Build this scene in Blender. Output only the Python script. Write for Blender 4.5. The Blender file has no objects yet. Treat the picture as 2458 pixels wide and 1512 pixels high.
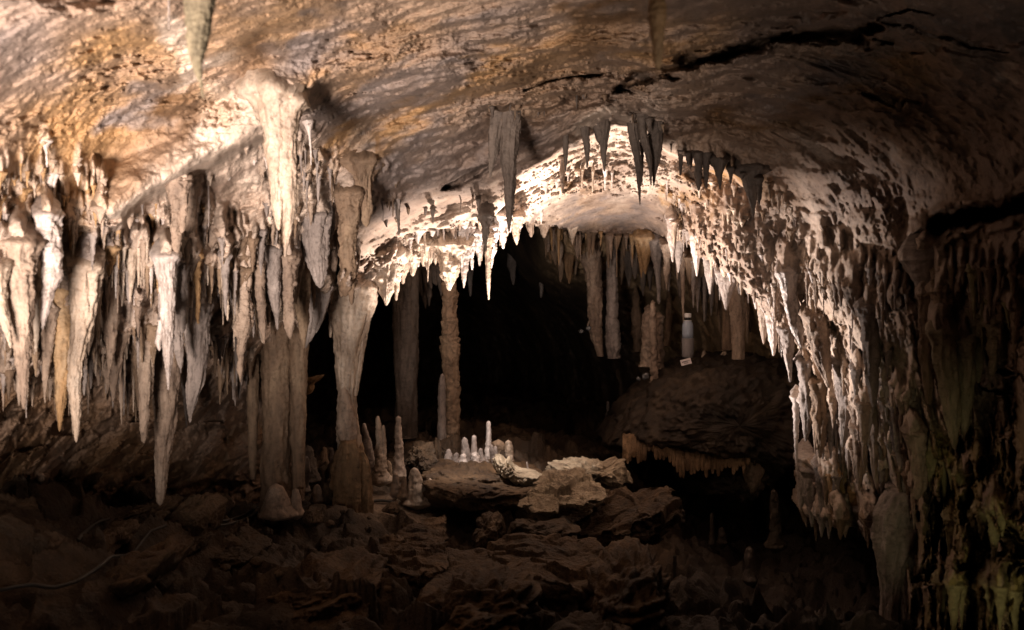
import bpy, math, random
import numpy as np
from mathutils import Vector

# ------------------------------------------------------------------ camera frame
# photograph plane: 2458 x 1512 units, FP = focal length in those units
CX, CY, FP, CZ = 1229.0, 756.0, 2185.0, 1.6
scene = bpy.context.scene
col = scene.collection
f32 = np.float32

def at(px, py, Y):
    return np.array([(px - CX) / FP * Y, Y, CZ + (CY - py) / FP * Y])

def at_arr(px, py, Y):
    return np.stack([(px - CX) / FP * Y, Y + 0 * px, CZ + (CY - py) / FP * Y], -1)

# ------------------------------------------------------------------ noise
_rng = np.random.default_rng(7)
_G = _rng.normal(size=(1024, 3)).astype(f32)
_G /= np.linalg.norm(_G, axis=1, keepdims=True)
_R = _rng.random((1024, 3)).astype(f32)

def _hash(ix, iy, iz):
    h = (ix.astype(np.uint32) * np.uint32(73856093)) ^ (iy.astype(np.uint32) * np.uint32(19349663)) ^ (iz.astype(np.uint32) * np.uint32(83492791))
    h ^= h >> np.uint32(13)
    h = h * np.uint32(1274126177)
    h ^= h >> np.uint32(16)
    return (h & np.uint32(1023)).astype(np.int32)

def perlin(p):
    p = np.asarray(p, f32)
    i = np.floor(p).astype(np.int32)
    f = p - i
    u = f * f * f * (f * (f * 6 - 15) + 10)
    out = np.zeros(p.shape[:-1], f32)
    for dx in (0, 1):
        wx = u[..., 0] if dx else 1 - u[..., 0]
        for dy in (0, 1):
            wy = u[..., 1] if dy else 1 - u[..., 1]
            for dz in (0, 1):
                wz = u[..., 2] if dz else 1 - u[..., 2]
                g = _G[_hash(i[..., 0] + dx, i[..., 1] + dy, i[..., 2] + dz)]
                d = g[..., 0] * (f[..., 0] - dx) + g[..., 1] * (f[..., 1] - dy) + g[..., 2] * (f[..., 2] - dz)
                out += wx * wy * wz * d
    return out * 1.5

def fbm(p, octaves=4, gain=0.5, lac=2.03):
    a, s, q = 1.0, 0.0, np.asarray(p, f32)
    for k in range(octaves):
        s = s + a * perlin(q + k * 17.3)
        q = q * lac
        a *= gain
    return s

def ridged(p, octaves=4, gain=0.5, lac=2.05):
    a, s, q = 1.0, 0.0, np.asarray(p, f32)
    for k in range(octaves):
        s = s + a * (1 - 2 * np.abs(perlin(q + k * 11.7)))
        q = q * lac
        a *= gain
    return s

def worley(p):
    """distance to the nearest and second nearest feature point"""
    p = np.asarray(p, f32)
    i = np.floor(p).astype(np.int32)
    f1 = np.full(p.shape[:-1], 9.0, f32)
    f2 = f1.copy()
    for dx in (-1, 0, 1):
        for dy in (-1, 0, 1):
            for dz in (-1, 0, 1):
                c = i + np.array([dx, dy, dz], np.int32)
                r = _R[_hash(c[..., 0], c[..., 1], c[..., 2])]
                d = np.sqrt((((c + r) - p) ** 2).sum(-1))
                f2 = np.minimum(f2, np.maximum(d, f1))
                f1 = np.minimum(f1, d)
    return f1, f2

def facets(p):
    """broken-rock relief: every cell is a tilted plane with its own height"""
    p = np.asarray(p, f32)
    i = np.floor(p).astype(np.int32)
    f1 = np.full(p.shape[:-1], 9.0, f32); out = np.zeros(p.shape[:-1], f32)
    for dx in (-1, 0, 1):
        for dy in (-1, 0, 1):
            for dz in (-1, 0, 1):
                c = i + np.array([dx, dy, dz], np.int32)
                h = _hash(c[..., 0], c[..., 1], c[..., 2])
                o = p - (c + _R[h]); d = np.sqrt((o ** 2).sum(-1))
                hgt = (o * _G[(h + 331) & 1023]).sum(-1) * .8 + _R[(h + 77) & 1023][..., 0] - .5
                m = d < f1; out = np.where(m, hgt, out); f1 = np.where(m, d, f1)
    return out

def sstep(a, b, x):
    t = np.clip((x - a) / (b - a), 0, 1)
    return t * t * (3 - 2 * t)

def rbf(pts, vals, smooth=1e-3):
    """thin plate spline through 2-D control points; returns an evaluator"""
    P = np.asarray(pts, float)
    sc_ = np.ptp(P, axis=0).max()
    P = P / sc_
    n = len(P)
    def phi(r2):
        return 0.5 * r2 * np.log(r2 + 1e-12)
    A = np.zeros((n + 3, n + 3))
    A[:n, :n] = phi(((P[:, None] - P[None]) ** 2).sum(-1)) + np.eye(n) * smooth
    A[:n, n] = 1; A[:n, n + 1:] = P; A[n, :n] = 1; A[n + 1:, :n] = P.T
    w = np.linalg.solve(A, np.concatenate([np.asarray(vals, float), np.zeros(3)]))
    def ev(x, y):
        q = np.stack([np.ravel(x), np.ravel(y)], -1) / sc_
        out = np.zeros(len(q))
        for s in range(0, len(q), 60000):
            qq = q[s:s + 60000]
            r2 = ((qq[:, None] - P[None]) ** 2).sum(-1)
            out[s:s + 60000] = phi(r2) @ w[:n] + w[n] + qq @ w[n + 1:]
        return out.reshape(np.shape(x))
    return ev

def seg_dist(px, py, line, closed=False):
    """distance to a polyline; also the index position along it"""
    L = np.asarray(line, float)
    best = np.full(np.shape(px), 1e9); pos = np.zeros(np.shape(px))
    n = len(L) if closed else len(L) - 1
    for k in range(n):
        a, b = L[k], L[(k + 1) % len(L)]
        d = b - a
        t = np.clip(((px - a[0]) * d[0] + (py - a[1]) * d[1]) / (d @ d + 1e-9), 0, 1)
        r = np.hypot(px - a[0] - t * d[0], py - a[1] - t * d[1])
        m = r < best
        best = np.where(m, r, best); pos = np.where(m, k + t, pos)
    return best, pos

def inside(px, py, poly):
    L = np.asarray(poly, float); c = np.zeros(np.shape(px), bool)
    for k in range(len(L)):
        (x0, y0), (x1, y1) = L[k - 1], L[k]
        if y0 == y1: continue
        c ^= ((y0 > py) != (y1 > py)) & (px < (x1 - x0) * (py - y0) / (y1 - y0) + x0)
    return c

# ------------------------------------------------------------------ mesh helpers
def link_mesh(name, verts, faces, mat, parent=None, smooth=True, attrs=None):
    me = bpy.data.meshes.new(name)
    verts = np.asarray(verts, f32)
    faces = np.asarray(faces, np.int32)
    me.vertices.add(len(verts)); me.vertices.foreach_set('co', verts.ravel())
    k = faces.shape[1]
    me.loops.add(faces.size); me.loops.foreach_set('vertex_index', faces.ravel())
    me.polygons.add(len(faces))
    me.polygons.foreach_set('loop_start', np.arange(0, faces.size, k, dtype=np.int32))
    me.polygons.foreach_set('use_smooth', np.full(len(faces), smooth))
    me.update(calc_edges=True)
    for an, av in (attrs or {}).items():
        a = me.attributes.new(an, 'FLOAT', 'POINT'); a.data.foreach_set('value', np.asarray(av, f32).ravel())
    me.materials.append(mat)
    me.validate()
    o = bpy.data.objects.new(name, me); col.objects.link(o)
    if parent is not None: o.parent = parent
    return o

def tag(o, label=None, cat=None, group=None, kind=None):
    if label: o['label'] = label
    if cat: o['category'] = cat
    if group: o['group'] = group
    if kind: o['kind'] = kind
    return o

def recenter(o):
    """origin to the middle of the mesh so the object sits where it is"""
    me = o.data; n = len(me.vertices)
    v = np.empty(n * 3, f32); me.vertices.foreach_get('co', v); v = v.reshape(-1, 3)
    c = (v.min(0) + v.max(0)) / 2
    me.vertices.foreach_set('co', (v - c).ravel()); me.update()
    o.location = c.tolist()
    return o

# ------------------------------------------------------------------ materials
def new_mat(name):
    m = bpy.data.materials.new(name); m.use_nodes = True
    nt = m.node_tree
    for n in list(nt.nodes): nt.nodes.remove(n)
    out = nt.nodes.new('ShaderNodeOutputMaterial'); b = nt.nodes.new('ShaderNodeBsdfPrincipled')
    nt.links.new(b.outputs[0], out.inputs[0])
    return m, nt, b

def _noise(nt, vec, scale, detail=4, rough=0.55, dist=0.0):
    n = nt.nodes.new('ShaderNodeTexNoise'); n.inputs['Scale'].default_value = scale
    n.inputs['Detail'].default_value = detail; n.inputs['Roughness'].default_value = rough; n.inputs['Distortion'].default_value = dist
    nt.links.new(vec, n.inputs['Vector']); return n.outputs['Fac']

def _ramp(nt, fac, stops):
    r = nt.nodes.new('ShaderNodeValToRGB'); e = r.color_ramp.elements
    while len(e) < len(stops): e.new(0.5)
    for k, (p, c) in enumerate(stops):
        e[k].position = p; e[k].color = (c if len(c) == 4 else (*c, 1)) if not isinstance(c, (int, float)) else (c, c, c, 1)
    nt.links.new(fac, r.inputs[0]); return r.outputs[0]

def _mix(nt, fac, a, b, mode='MIX'):
    m = nt.nodes.new('ShaderNodeMix'); m.data_type = 'RGBA'; m.blend_type = mode
    for s, v in ((m.inputs[0], fac), (m.inputs[6], a), (m.inputs[7], b)):
        if isinstance(v, (int, float)): s.default_value = v
        elif isinstance(v, tuple): s.default_value = (*v, 1)
        else: nt.links.new(v, s)
    return m.outputs[2]

def _attr(nt, name):
    a = nt.nodes.new('ShaderNodeAttribute'); a.attribute_name = name; return a.outputs['Fac']

def _world_vec(nt, scale=(1, 1, 1)):
    g = nt.nodes.new('ShaderNodeNewGeometry'); mp = nt.nodes.new('ShaderNodeMapping')
    mp.inputs['Scale'].default_value = scale
    nt.links.new(g.outputs['Position'], mp.inputs['Vector']); return mp.outputs[0]

def rock_mat(name, dark, mid, light, scale=3.0, speck=0.5, bump=0.5, fine=90.0, stretch=1.0, rough=(0.5, 0.8), masks=(), spec=0.35, contrast=(0.32, 0.68)):
    """mottled mineral; masks are (attribute, colour) pairs for stained areas"""
    m, nt, b = new_mat(name)
    v = _world_vec(nt, (1, 1, stretch)); v1 = _world_vec(nt)
    n1 = _noise(nt, v, scale, 6, 0.6, 0.6); n2 = _noise(nt, v, scale * 5.3, 5, 0.62, 0.3)
    c = _ramp(nt, n1, [(contrast[0], dark), (0.5, mid), (contrast[1], light)])
    for an, cc in masks:
        c = _mix(nt, _attr(nt, an), c, cc)
    c = _mix(nt, 0.75, c, _ramp(nt, n2, [(0.30, 0.55), (0.5, 1.0), (0.7, 1.25)]), 'MULTIPLY')
    n3 = _noise(nt, v1, fine * 0.55, 3, 0.6)
    c = _mix(nt, speck, c, _ramp(nt, n3, [(0.30, 0.35), (0.46, 1.0), (0.62, 1.0), (0.74, 1.3)]), 'MULTIPLY')
    nt.links.new(c, b.inputs['Base Color'])
    r = nt.nodes.new('ShaderNodeMapRange'); r.inputs[3].default_value = rough[0]; r.inputs[4].default_value = rough[1]
    nt.links.new(n2, r.inputs[0]); nt.links.new(r.outputs[0], b.inputs['Roughness'])
    b.inputs['Specular IOR Level'].default_value = spec
    bm = nt.nodes.new('ShaderNodeBump'); bm.inputs['Strength'].default_value = bump; bm.inputs['Distance'].default_value = 0.012
    h = _noise(nt, v1, fine, 5, 0.68)
    h2 = _noise(nt, v, fine * 0.25, 4, 0.6)
    ad = nt.nodes.new('ShaderNodeMath'); ad.operation = 'MULTIPLY_ADD'; ad.inputs[1].default_value = 1.6
    nt.links.new(h2, ad.inputs[0]); nt.links.new(h, ad.inputs[2])
    nt.links.new(ad.outputs[0], bm.inputs['Height']); nt.links.new(bm.outputs[0], b.inputs['Normal'])
    return m

def plain_mat(name, colr, rough=0.5, spec=0.5, metal=0.0, var=0.25, scale=40, **kw):
    m, nt, b = new_mat(name)
    v = _world_vec(nt)
    c = _mix(nt, var, colr, _ramp(nt, _noise(nt, v, scale, 4), [(0.3, tuple(x * .5 for x in colr)), (0.7, colr)]))
    nt.links.new(c, b.inputs['Base Color'])
    b.inputs['Roughness'].default_value = rough; b.inputs['Specular IOR Level'].default_value = spec; b.inputs['Metallic'].default_value = metal
    for k, val in kw.items(): b.inputs[k].default_value = val
    return m

M = {}
M['ceiling'] = rock_mat('ceiling_rock', (0.20, 0.147, 0.125), (0.30, 0.212, 0.160), (0.38, 0.265, 0.185), scale=1.7, speck=0.5, fine=70, bump=0.55, contrast=(.25, .75),
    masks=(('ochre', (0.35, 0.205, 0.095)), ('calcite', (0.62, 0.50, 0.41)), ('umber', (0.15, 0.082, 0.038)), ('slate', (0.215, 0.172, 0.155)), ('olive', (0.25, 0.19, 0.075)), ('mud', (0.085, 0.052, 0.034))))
M['chamber'] = rock_mat('chamber_rock', (0.022, 0.015, 0.011), (0.05, 0.034, 0.023), (0.10, 0.066, 0.04), scale=2.2, stretch=0.4,  # near-black base: the chamber's darkness is put into the rock colour
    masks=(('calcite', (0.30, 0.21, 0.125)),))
M['floor'] = rock_mat('floor_rock', (0.023, 0.014, 0.008), (0.048, 0.029, 0.016), (0.095, 0.059, 0.034), scale=2.6, speck=0.55, fine=60, bump=0.8,
    masks=(('silt', (0.26, 0.195, 0.145)), ('mud', (0.036, 0.024, 0.017))))
M['white'] = rock_mat('calcite_white', (0.24, 0.19, 0.165), (0.44, 0.37, 0.335), (0.62, 0.55, 0.51), scale=9, stretch=0.35, speck=0.55, bump=0.35, rough=(0.22, 0.55), spec=0.55)
M['cream'] = rock_mat('calcite_cream', (0.21, 0.15, 0.11), (0.40, 0.305, 0.23), (0.55, 0.45, 0.365), scale=8, stretch=0.35, speck=0.6, bump=0.45, rough=(0.25, 0.6), spec=0.5)
M['tan'] = rock_mat('calcite_tan', (0.15, 0.105, 0.08), (0.29, 0.21, 0.158), (0.42, 0.325, 0.255), scale=8, stretch=0.35, speck=0.6, bump=0.5)
M['ochre'] = rock_mat('calcite_ochre', (0.20, 0.115, 0.05), (0.35, 0.21, 0.10), (0.48, 0.34, 0.21), scale=8, stretch=0.3, speck=0.45, bump=0.45)
M['grey'] = rock_mat('calcite_grey', (0.15, 0.12, 0.107), (0.26, 0.213, 0.19), (0.38, 0.32, 0.29), scale=8, stretch=0.35, speck=0.6, bump=0.5)
M['brown'] = rock_mat('calcite_brown', (0.13, 0.085, 0.055), (0.21, 0.14, 0.092), (0.31, 0.22, 0.145), scale=7, stretch=0.3, speck=0.5, bump=0.6)
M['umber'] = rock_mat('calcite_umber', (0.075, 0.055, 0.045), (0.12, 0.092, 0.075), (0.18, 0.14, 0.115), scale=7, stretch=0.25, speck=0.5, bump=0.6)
M['drab'] = rock_mat('calcite_drab', (0.17, 0.135, 0.085), (0.27, 0.22, 0.145), (0.36, 0.30, 0.2), scale=7, stretch=0.3, speck=0.5, bump=0.6)
M['olive'] = rock_mat('calcite_olive', (0.15, 0.125, 0.06), (0.25, 0.21, 0.105), (0.34, 0.29, 0.16), scale=7, stretch=0.3, speck=0.5, bump=0.6)
M['pale_rock'] = rock_mat('pale_rock', (0.22, 0.165, 0.115), (0.40, 0.32, 0.225), (0.56, 0.47, 0.35), scale=6, speck=0.65, bump=1.0, fine=55)
M['mud'] = rock_mat('mud_flowstone', (0.018, 0.012, 0.008), (0.036, 0.024, 0.016), (0.07, 0.047, 0.03), scale=5, speck=.4, bump=.5)
M['rust'] = rock_mat('calcite_rust', (0.10, 0.058, 0.03), (0.20, 0.122, 0.064), (0.31, 0.20, 0.115), scale=7, stretch=0.3, speck=0.6, bump=0.6)
M['slab'] = rock_mat('slab_rock', (0.04, 0.022, 0.011), (0.085, 0.049, 0.024), (0.155, 0.094, 0.049), scale=4, speck=0.6, bump=0.9, fine=55)
M['brown_rock'] = rock_mat('brown_rock', (0.038, 0.023, 0.013), (0.08, 0.05, 0.028), (0.155, 0.1, 0.059), scale=4, speck=0.6, bump=0.9, fine=55)
# ------------------------------------------------------------------ the outer cave: ceiling and walls as one rock surface
C = [  # photograph x, y -> distance ahead
    (-600, -400, 1.0), (0, -400, 1.2), (600, -400, 1.45), (1229, -400, 1.7), (1800, -400, 1.75), (2458, -400, 1.5), (3000, -400, 1.2),
    (-600, 0, 1.4), (-250, 0, 1.6), (0, 0, 1.8), (250, 0, 1.95), (475, 0, 2.1), (900, 0, 2.4), (1229, 0, 2.6), (1600, 0, 2.75), (2000, 0, 2.65), (2458, 0, 2.2), (3000, 0, 1.7),
    (0, 160, 2.05), (475, 160, 2.5), (900, 160, 2.9), (1229, 160, 3.3), (1550, 140, 3.3), (1650, 220, 3.75), (2000, 160, 3.25), (2300, 160, 2.75),
    (-600, 300, 1.8), (-250, 300, 2.05), (0, 300, 2.3), (300, 300, 2.75), (560, 300, 3.1), (700, 300, 3.3), (900, 300, 3.7), (1200, 280, 4.1), (1480, 265, 4.35), (1700, 300, 4.4), (2000, 300, 3.95), (2300, 300, 3.2), (2458, 300, 2.9), (3000, 300, 2.1),
    (0, 420, 2.42), (300, 420, 2.9), (500, 420, 3.22), (700, 420, 3.55), (900, 430, 4.2), (1100, 420, 4.5), (1300, 400, 4.75), (1480, 380, 5.1), (1620, 400, 4.9), (1750, 430, 4.8), (2000, 430, 4.3),
    (-600, 520, 1.9), (-250, 520, 2.15), (0, 520, 2.5), (300, 520, 3.05), (500, 520, 3.45), (700, 520, 3.9), (900, 540, 4.7), (1100, 540, 5.0), (1240, 520, 5.4), (1320, 520, 6.0), (1450, 520, 6.6), (1600, 530, 6.5), (1640, 560, 5.7), (1750, 560, 5.2), (1900, 560, 4.8), (2200, 520, 3.8), (2458, 520, 3.1), (3000, 520, 2.2),
    (1310, 565, 6.6), (1450, 565, 7.1), (1610, 585, 6.9),
    (-600, 700, 1.95), (-250, 700, 2.25), (0, 700, 2.72), (300, 700, 3.35), (600, 700, 4.15), (760, 700, 4.75), (900, 680, 5.2), (1050, 640, 5.3), (1200, 590, 5.5), (1680, 640, 5.6), (1800, 720, 5.3), (1860, 740, 5.1), (2000, 700, 4.5), (2200, 700, 3.75), (2458, 700, 3.0), (3000, 700, 2.1),
    (-600, 900, 2.0), (-250, 900, 2.4), (0, 900, 3.0), (300, 900, 3.75), (600, 900, 4.65), (720, 900, 5.2), (1900, 900, 5.3), (2050, 900, 4.55), (2250, 900, 3.65), (2458, 900, 2.95), (3000, 900, 2.1),
    (-600, 1100, 2.1), (-250, 1100, 2.5), (0, 1100, 3.25), (300, 1100, 4.15), (600, 1100, 5.1), (720, 1100, 5.6), (1900, 1100, 5.7), (2050, 1100, 4.8), (2250, 1100, 3.8), (2458, 1100, 2.95), (3000, 1100, 2.1),
    (0, 1300, 3.5), (300, 1300, 4.5), (600, 1300, 5.4), (1950, 1270, 5.9), (2100, 1300, 4.8), (2300, 1300, 3.6), (2458, 1300, 2.9), (3000, 1300, 2.0),
    (2150, 1550, 4.6), (2300, 1550, 3.5), (2458, 1550, 2.8), (3000, 1550, 1.9), (0, 1600, 3.8), (600, 1600, 5.6), (2200, 1900, 4.2), (3000, 1900, 1.9),
]
shell_rbf = rbf([(a, b) for a, b, _ in C], [c for *_, c in C], 2e-4)

HOLE = [(737, 830), (760, 790), (800, 742), (850, 700), (900, 668), (950, 640), (1010, 612), (1060, 598), (1110, 596), (1165, 572), (1205, 556), (1240, 535), (1300, 543), (1360, 550), (1450, 562),
        (1540, 572), (1612, 580), (1650, 590), (1700, 626), (1760, 668), (1805, 712), (1848, 768), (1896, 822), (1944, 882), (1982, 945), (1996, 1010), (1982, 1066), (1930, 1100), (1906, 1130), (1900, 1200), (1950, 1255), (2030, 1268),
        (2105, 1285), (2128, 1400), (2140, 1530), (2110, 1750), (600, 1750), (600, 1260), (690, 1150), (737, 1000)]
LIP = [(880, 592), (960, 552), (1060, 541), (1130, 526), (1180, 508), (1226, 470), (1250, 405), (1310, 368), (1400, 322), (1480, 283), (1545, 298), (1600, 355), (1680, 385), (1760, 415), (1830, 480), (1900, 560)]
# crevices: polyline, half width (photo units), depth (m)
CREVICES = [
    ([(1478, 218), (1520, 200), (1600, 168), (1700, 140), (1800, 112), (1890, 78)], 20, 0.55),
    ([(1860, 98), (1960, 92), (2060, 80), (2120, 68)], 26, 0.5), ([(2090, 95), (2142, 112)], 8, 0.25),
    ([(2105, 52), (2190, 60), (2260, 85), (2330, 115), (2420, 125)], 4, 0.08), ([(2120, 40), (2180, 26), (2240, 38)], 4, 0.07),
    ([(1252, 215), (1320, 200), (1400, 185), (1460, 178)], 8, 0.22), ([(2075, 228), (2130, 238), (2215, 248)], 16, 0.14), ([(2170, 135), (2220, 128)], 12, 0.07),
    ([(1070, 452), (1120, 430), (1190, 395)], 14, 0.18), ([(2185, 565), (2260, 540), (2340, 522), (2440, 500), (2560, 480)], 24, 0.5),
    ([(2150, 640), (2190, 590)], 12, 0.2), ([(505, 600), (560, 580)], 9, 0.2), ([(722, 320), (716, 370), (712, 410)], 9, 0.25), ([(612, 655), (606, 690)], 8, 0.25),
    ([(2000, 775), (2006, 800)], 14, 0.3), ([(2010, 870), (2060, 880)], 12, 0.2), ([(2120, 745), (2165, 735)], 7, 0.12), ([(1640, 470), (1720, 500), (1770, 545)], 7, 0.1),
    ([(230, 640), (248, 650)], 9, 0.2), ([(430, 640), (452, 655)], 8, 0.15), ([(2395, 895), (2440, 900)], 10, 0.2), ([(2350, 935), (2440, 950)], 7, 0.2),
    ([(2330, 1180), (2350, 1260), (2390, 1300), (2458, 1330), (2560, 1340)], 40, 0.35), ([(2190, 1390), (2260, 1380), (2330, 1360)], 26, 0.3), ([(2240, 1330), (2250, 1260), (2262, 1180)], 12, 0.3),
    ([(100, 470), (110, 520)], 5, 0.1), ([(780, 255), (840, 232), (900, 222)], 4, 0.04), ([(745, 345), (800, 280)], 5, 0.05),
]
def blob(px, py, x, y, rx, ry, ang=0.0, soft=0.5):
    a = math.radians(ang); dx, dy = px - x, py - y
    u = (dx * math.cos(a) - dy * math.sin(a)) / rx; v = (dx * math.sin(a) + dy * math.cos(a)) / ry
    return 1 - sstep(1 - soft, 1 + soft, np.hypot(u, v))

STEP = 2.9
gx = np.arange(-420, 2880, STEP); gy = np.arange(-330, 1700, STEP)
PX, PY = np.meshgrid(gx, gy)
cxs, cys = np.meshgrid(np.arange(-600, 3060, 20.0), np.arange(-420, 1900, 20.0))
cD = shell_rbf(cxs, cys)
def bilin(grid, x0, y0, st, x, y):
    u = np.clip((np.asarray(x, float) - x0) / st, 0, grid.shape[1] - 1.001); v = np.clip((np.asarray(y, float) - y0) / st, 0, grid.shape[0] - 1.001)
    i, j = u.astype(int), v.astype(int); a, b = u - i, v - j
    return (grid[j, i] * (1 - a) + grid[j, i + 1] * a) * (1 - b) + (grid[j + 1, i] * (1 - a) + grid[j + 1, i + 1] * a) * b
D0 = bilin(cD, -600, -420, 20.0, PX, PY)
# a wobble shared by all the outlines traced on the rock
W0 = at_arr(PX, PY, D0).astype(f32)
wob = np.stack([fbm(W0 * 5, 4), fbm(W0 * 5 + 31.0, 4)], -1)
WX, WY = PX + wob[..., 0] * 14, PY + wob[..., 1] * 12
# the step behind the lip of the arch: the roof rises into the lit vault
dl, tl = seg_dist(WX, WY, LIP)
ylip = np.interp(WX, [p[0] for p in LIP], [p[1] for p in LIP])
fade = sstep(0.0, 2.5, tl) * (1 - sstep(12, 14.5, tl))
D1 = D0 + 0.42 * sstep(0, 26, WY - ylip) * fade * (1 - sstep(60, 220, WY - ylip) * .8) * ((WX > 870) & (WX < 1910))
crn = fbm(W0 * 9 + 60, 3)
# the pale flowstone shelf swelling out of the left roof, hollow below it
SHELF = [(270, 520), (340, 455), (420, 415), (500, 372), (570, 330), (650, 285), (720, 240)]
ds, ts = seg_dist(WX, WY, SHELF); ys_ = np.interp(WX, [p[0] for p in SHELF], [p[1] for p in SHELF])
D1 = D1 - .27 * np.exp(-(ds / 72.0) ** 2) * np.where(WY > ys_ + 8, np.exp(-((WY - ys_ - 8) / 26) ** 2), 1)
for line, hw, dep in CREVICES:
    d, t = seg_dist(WX, WY, line)
    taper = np.clip(np.minimum(t + .35, len(line) - 1 - t + .35), 0.2, 1)
    D1 = D1 + dep * (1 - sstep(0.25, 1.0, d / (hw * taper * (1 + .7 * crn))))
    D1 = D1 - min(.05, .12 * dep) * np.exp(-((d / (hw * taper) - 1.5) / .45) ** 2) * (1 + crn)
W = at_arr(PX, PY, D1).astype(f32)
# view-ray cosine, so that relief is measured across the surface
Wu = np.gradient(at_arr(PX, PY, D0), axis=1); Wv = np.gradient(at_arr(PX, PY, D0), axis=0)
Nn = np.cross(Wu, Wv); Nn /= np.linalg.norm(Nn, axis=-1, keepdims=True) + 1e-9
ray = W0 - np.array([0, 0, CZ]); ray = ray / np.linalg.norm(ray, axis=-1, keepdims=True)
cosr = np.clip(np.abs((Nn * ray).sum(-1)), 0.28, 1)
wallness = np.clip(sstep(430, 640, PY + (PX - 300) * 0.0) * (1 - sstep(600, 900, PX)) + sstep(820, 980, PY) * sstep(1880, 1980, PX), 0, 1)
# relief layers
smoothzone = blob(WX, WY, 1450, 515, 165, 45)
big = fbm(W * np.array([1.1, 1.1, 1.6], f32), 3) * 0.10
flow = fbm(W * np.array([2.6, 2.9, 3.3], f32) + .6 * fbm(W * 0.9, 2)[..., None], 4) * 0.014
rid = (ridged(W * np.array([2.6, 3.6, 3.6], f32) + 5.5, 4) - 0.6) * 0.010
med = fbm(W * 14, 5, .6) * 0.009
pm = sstep(0.10, 0.45, fbm(W * 1.7 + 9.1, 3)) * 0.6 * (1 - .8 * sstep(1500, 1900, PX) * (1 - sstep(350, 520, PY))) + blob(WX, WY, 260, 200, 240, 130, 25) * .6 + blob(WX, WY, 520, 270, 70, 50) +  blob(WX, WY, 850, 110, 160, 70, 20) * .6
pm = np.clip(pm, 0, 1)
w1, w2 = worley(W * 24 + fbm(W * 20, 2)[..., None] * .6)
w3, _ = worley(W * 52)
pits = pm * (-(1 - sstep(0.15, 0.55, w1)) * 0.010 + (w3 - .4) * 0.009 + (fbm(W * 40, 3)) * .012)
Wl = W.copy(); shr = sstep(1750, 1900, PX) * .38; Wl[..., 0] += shr * (W[..., 2] - CZ)
fl = Wl * np.array([13, 13, 1.9], f32)
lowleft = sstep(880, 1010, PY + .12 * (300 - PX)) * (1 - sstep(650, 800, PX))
flute = wallness * (1 - .85 * lowleft) * (ridged(fl + 1.6 * fbm(W * 3, 3)[..., None], 3) * 0.016 + ridged(W * np.array([38, 38, 4.5], f32) + 1.5 * fbm(W * 7, 2)[..., None], 2) * 0.006 + fbm(W * np.array([5, 5, 1.0], f32), 3) * 0.07)
right = sstep(1900, 2050, PX) * sstep(450, 650, PY)
vault = sstep(0, 40, PY - ylip) * ((PX > 870) & (PX < 2000)) * (1 - smoothzone) * (1 - sstep(600, 760, PY))
rough = vault * (ridged(W * np.array([11, 8, 11], f32) + 4, 5, .6) * .014 + fbm(W * 24 + 7, 4, .65) * .014) + right * (fbm(W * 17, 5, .62) * 0.015 + ridged(W * np.array([7, 7, 4], f32), 4) * 0.018) + sstep(2160, 2300, PX) * sstep(950, 1100, PY) * ridged(W * 5.5 + 2, 5) * 0.06
bedrock = np.zeros(PX.shape, f32); mk = lowleft > .01; Wm = W[mk]
bedrock[mk] = lowleft[mk] * (facets(Wm * np.array([4, 4, 7], f32) + .3 * fbm(Wm * 4, 2)[..., None]) * .06 + facets(Wm * np.array([12, 12, 18], f32)) * .018)
lumps = wallness * (1 - lowleft) * (fbm(W * np.array([4.5, 4.5, 2.2], f32) + 8, 3) * .07 + ridged(W * np.array([6, 6, 3], f32) + 2, 3) * .02)
tq = W[..., 2] * 9 + W[..., 1] * 1.4 + 2.6 * fbm(W * np.array([.9, 1.3, 1.3], f32) + 15, 4); tf = tq - np.floor(tq)
shelfy = sstep(1000, 1350, PX + .4 * PY) * (1 - sstep(520, 680, PY)) * (1 - vault) * (1 - smoothzone) * (.35 + .65 * sstep(-.15, .35, fbm(W * 1.1 + 33, 2)))
ledges = shelfy * ((np.where(tf < .8, tf / .8, (1 - tf) / .2) - .5) * .020 + ridged(W * np.array([4.5, 4.5, 6], f32) + 21, 4, .55) * .011 + fbm(W * 13 + 3, 4, .6) * .008)
disp = ledges + bedrock + lumps + (big + flow + rid + med + pits) * (1 - .75 * smoothzone) + flute + rough
D2 = D1 - disp / cosr * 1.0
D2base = D2.copy()
shell_D = lambda x, y: bilin(D2base, gx[0], gy[0], STEP, x, y)
shell_D0 = lambda x, y: bilin(D0, gx[0], gy[0], STEP, x, y)

# rock stains, plus tints that put light and shade in the colour
n_st = fbm(W * 2.4 + 40, 4); n_st2 = fbm(W * 6 + 70, 4)
def stain(lst, k=.35): 
    s = np.zeros(PX.shape)
    for b_ in lst: s = np.maximum(s, blob(PX + n_st * 60 + n_st2 * 40, PY + n_st2 * 50 - n_st * 40, *b_))
    return np.clip(s * (0.75 + k * n_st + k * n_st2), 0, 1)
A_ochre = stain([(180, 260, 330, 170, 22, .7), (620, 60, 220, 70, 25, .8), (1150, 210, 200, 40, 25, .8), (150, 300, 150, 60, 28, .6), (60, 400, 130, 90, 20, .6), (520, 265, 60, 36, 20), (300, 150, 150, 80, 25, .8), (230, 470, 90, 60, 0, .6), (880, 120, 160, 50, 15, .7), (1300, 140, 220, 60, 20, .7), (1000, 290, 170, 26, 24), (1640, 110, 130, 60, 20, .7), (820, 340, 100, 24, 35), (1780, 430, 80, 40, -30, .7), (2150, 180, 110, 50, 0, .8), (1990, 830, 60, 120, 10, .8), (1640, 480, 60, 20, -20)], .45)
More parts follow.
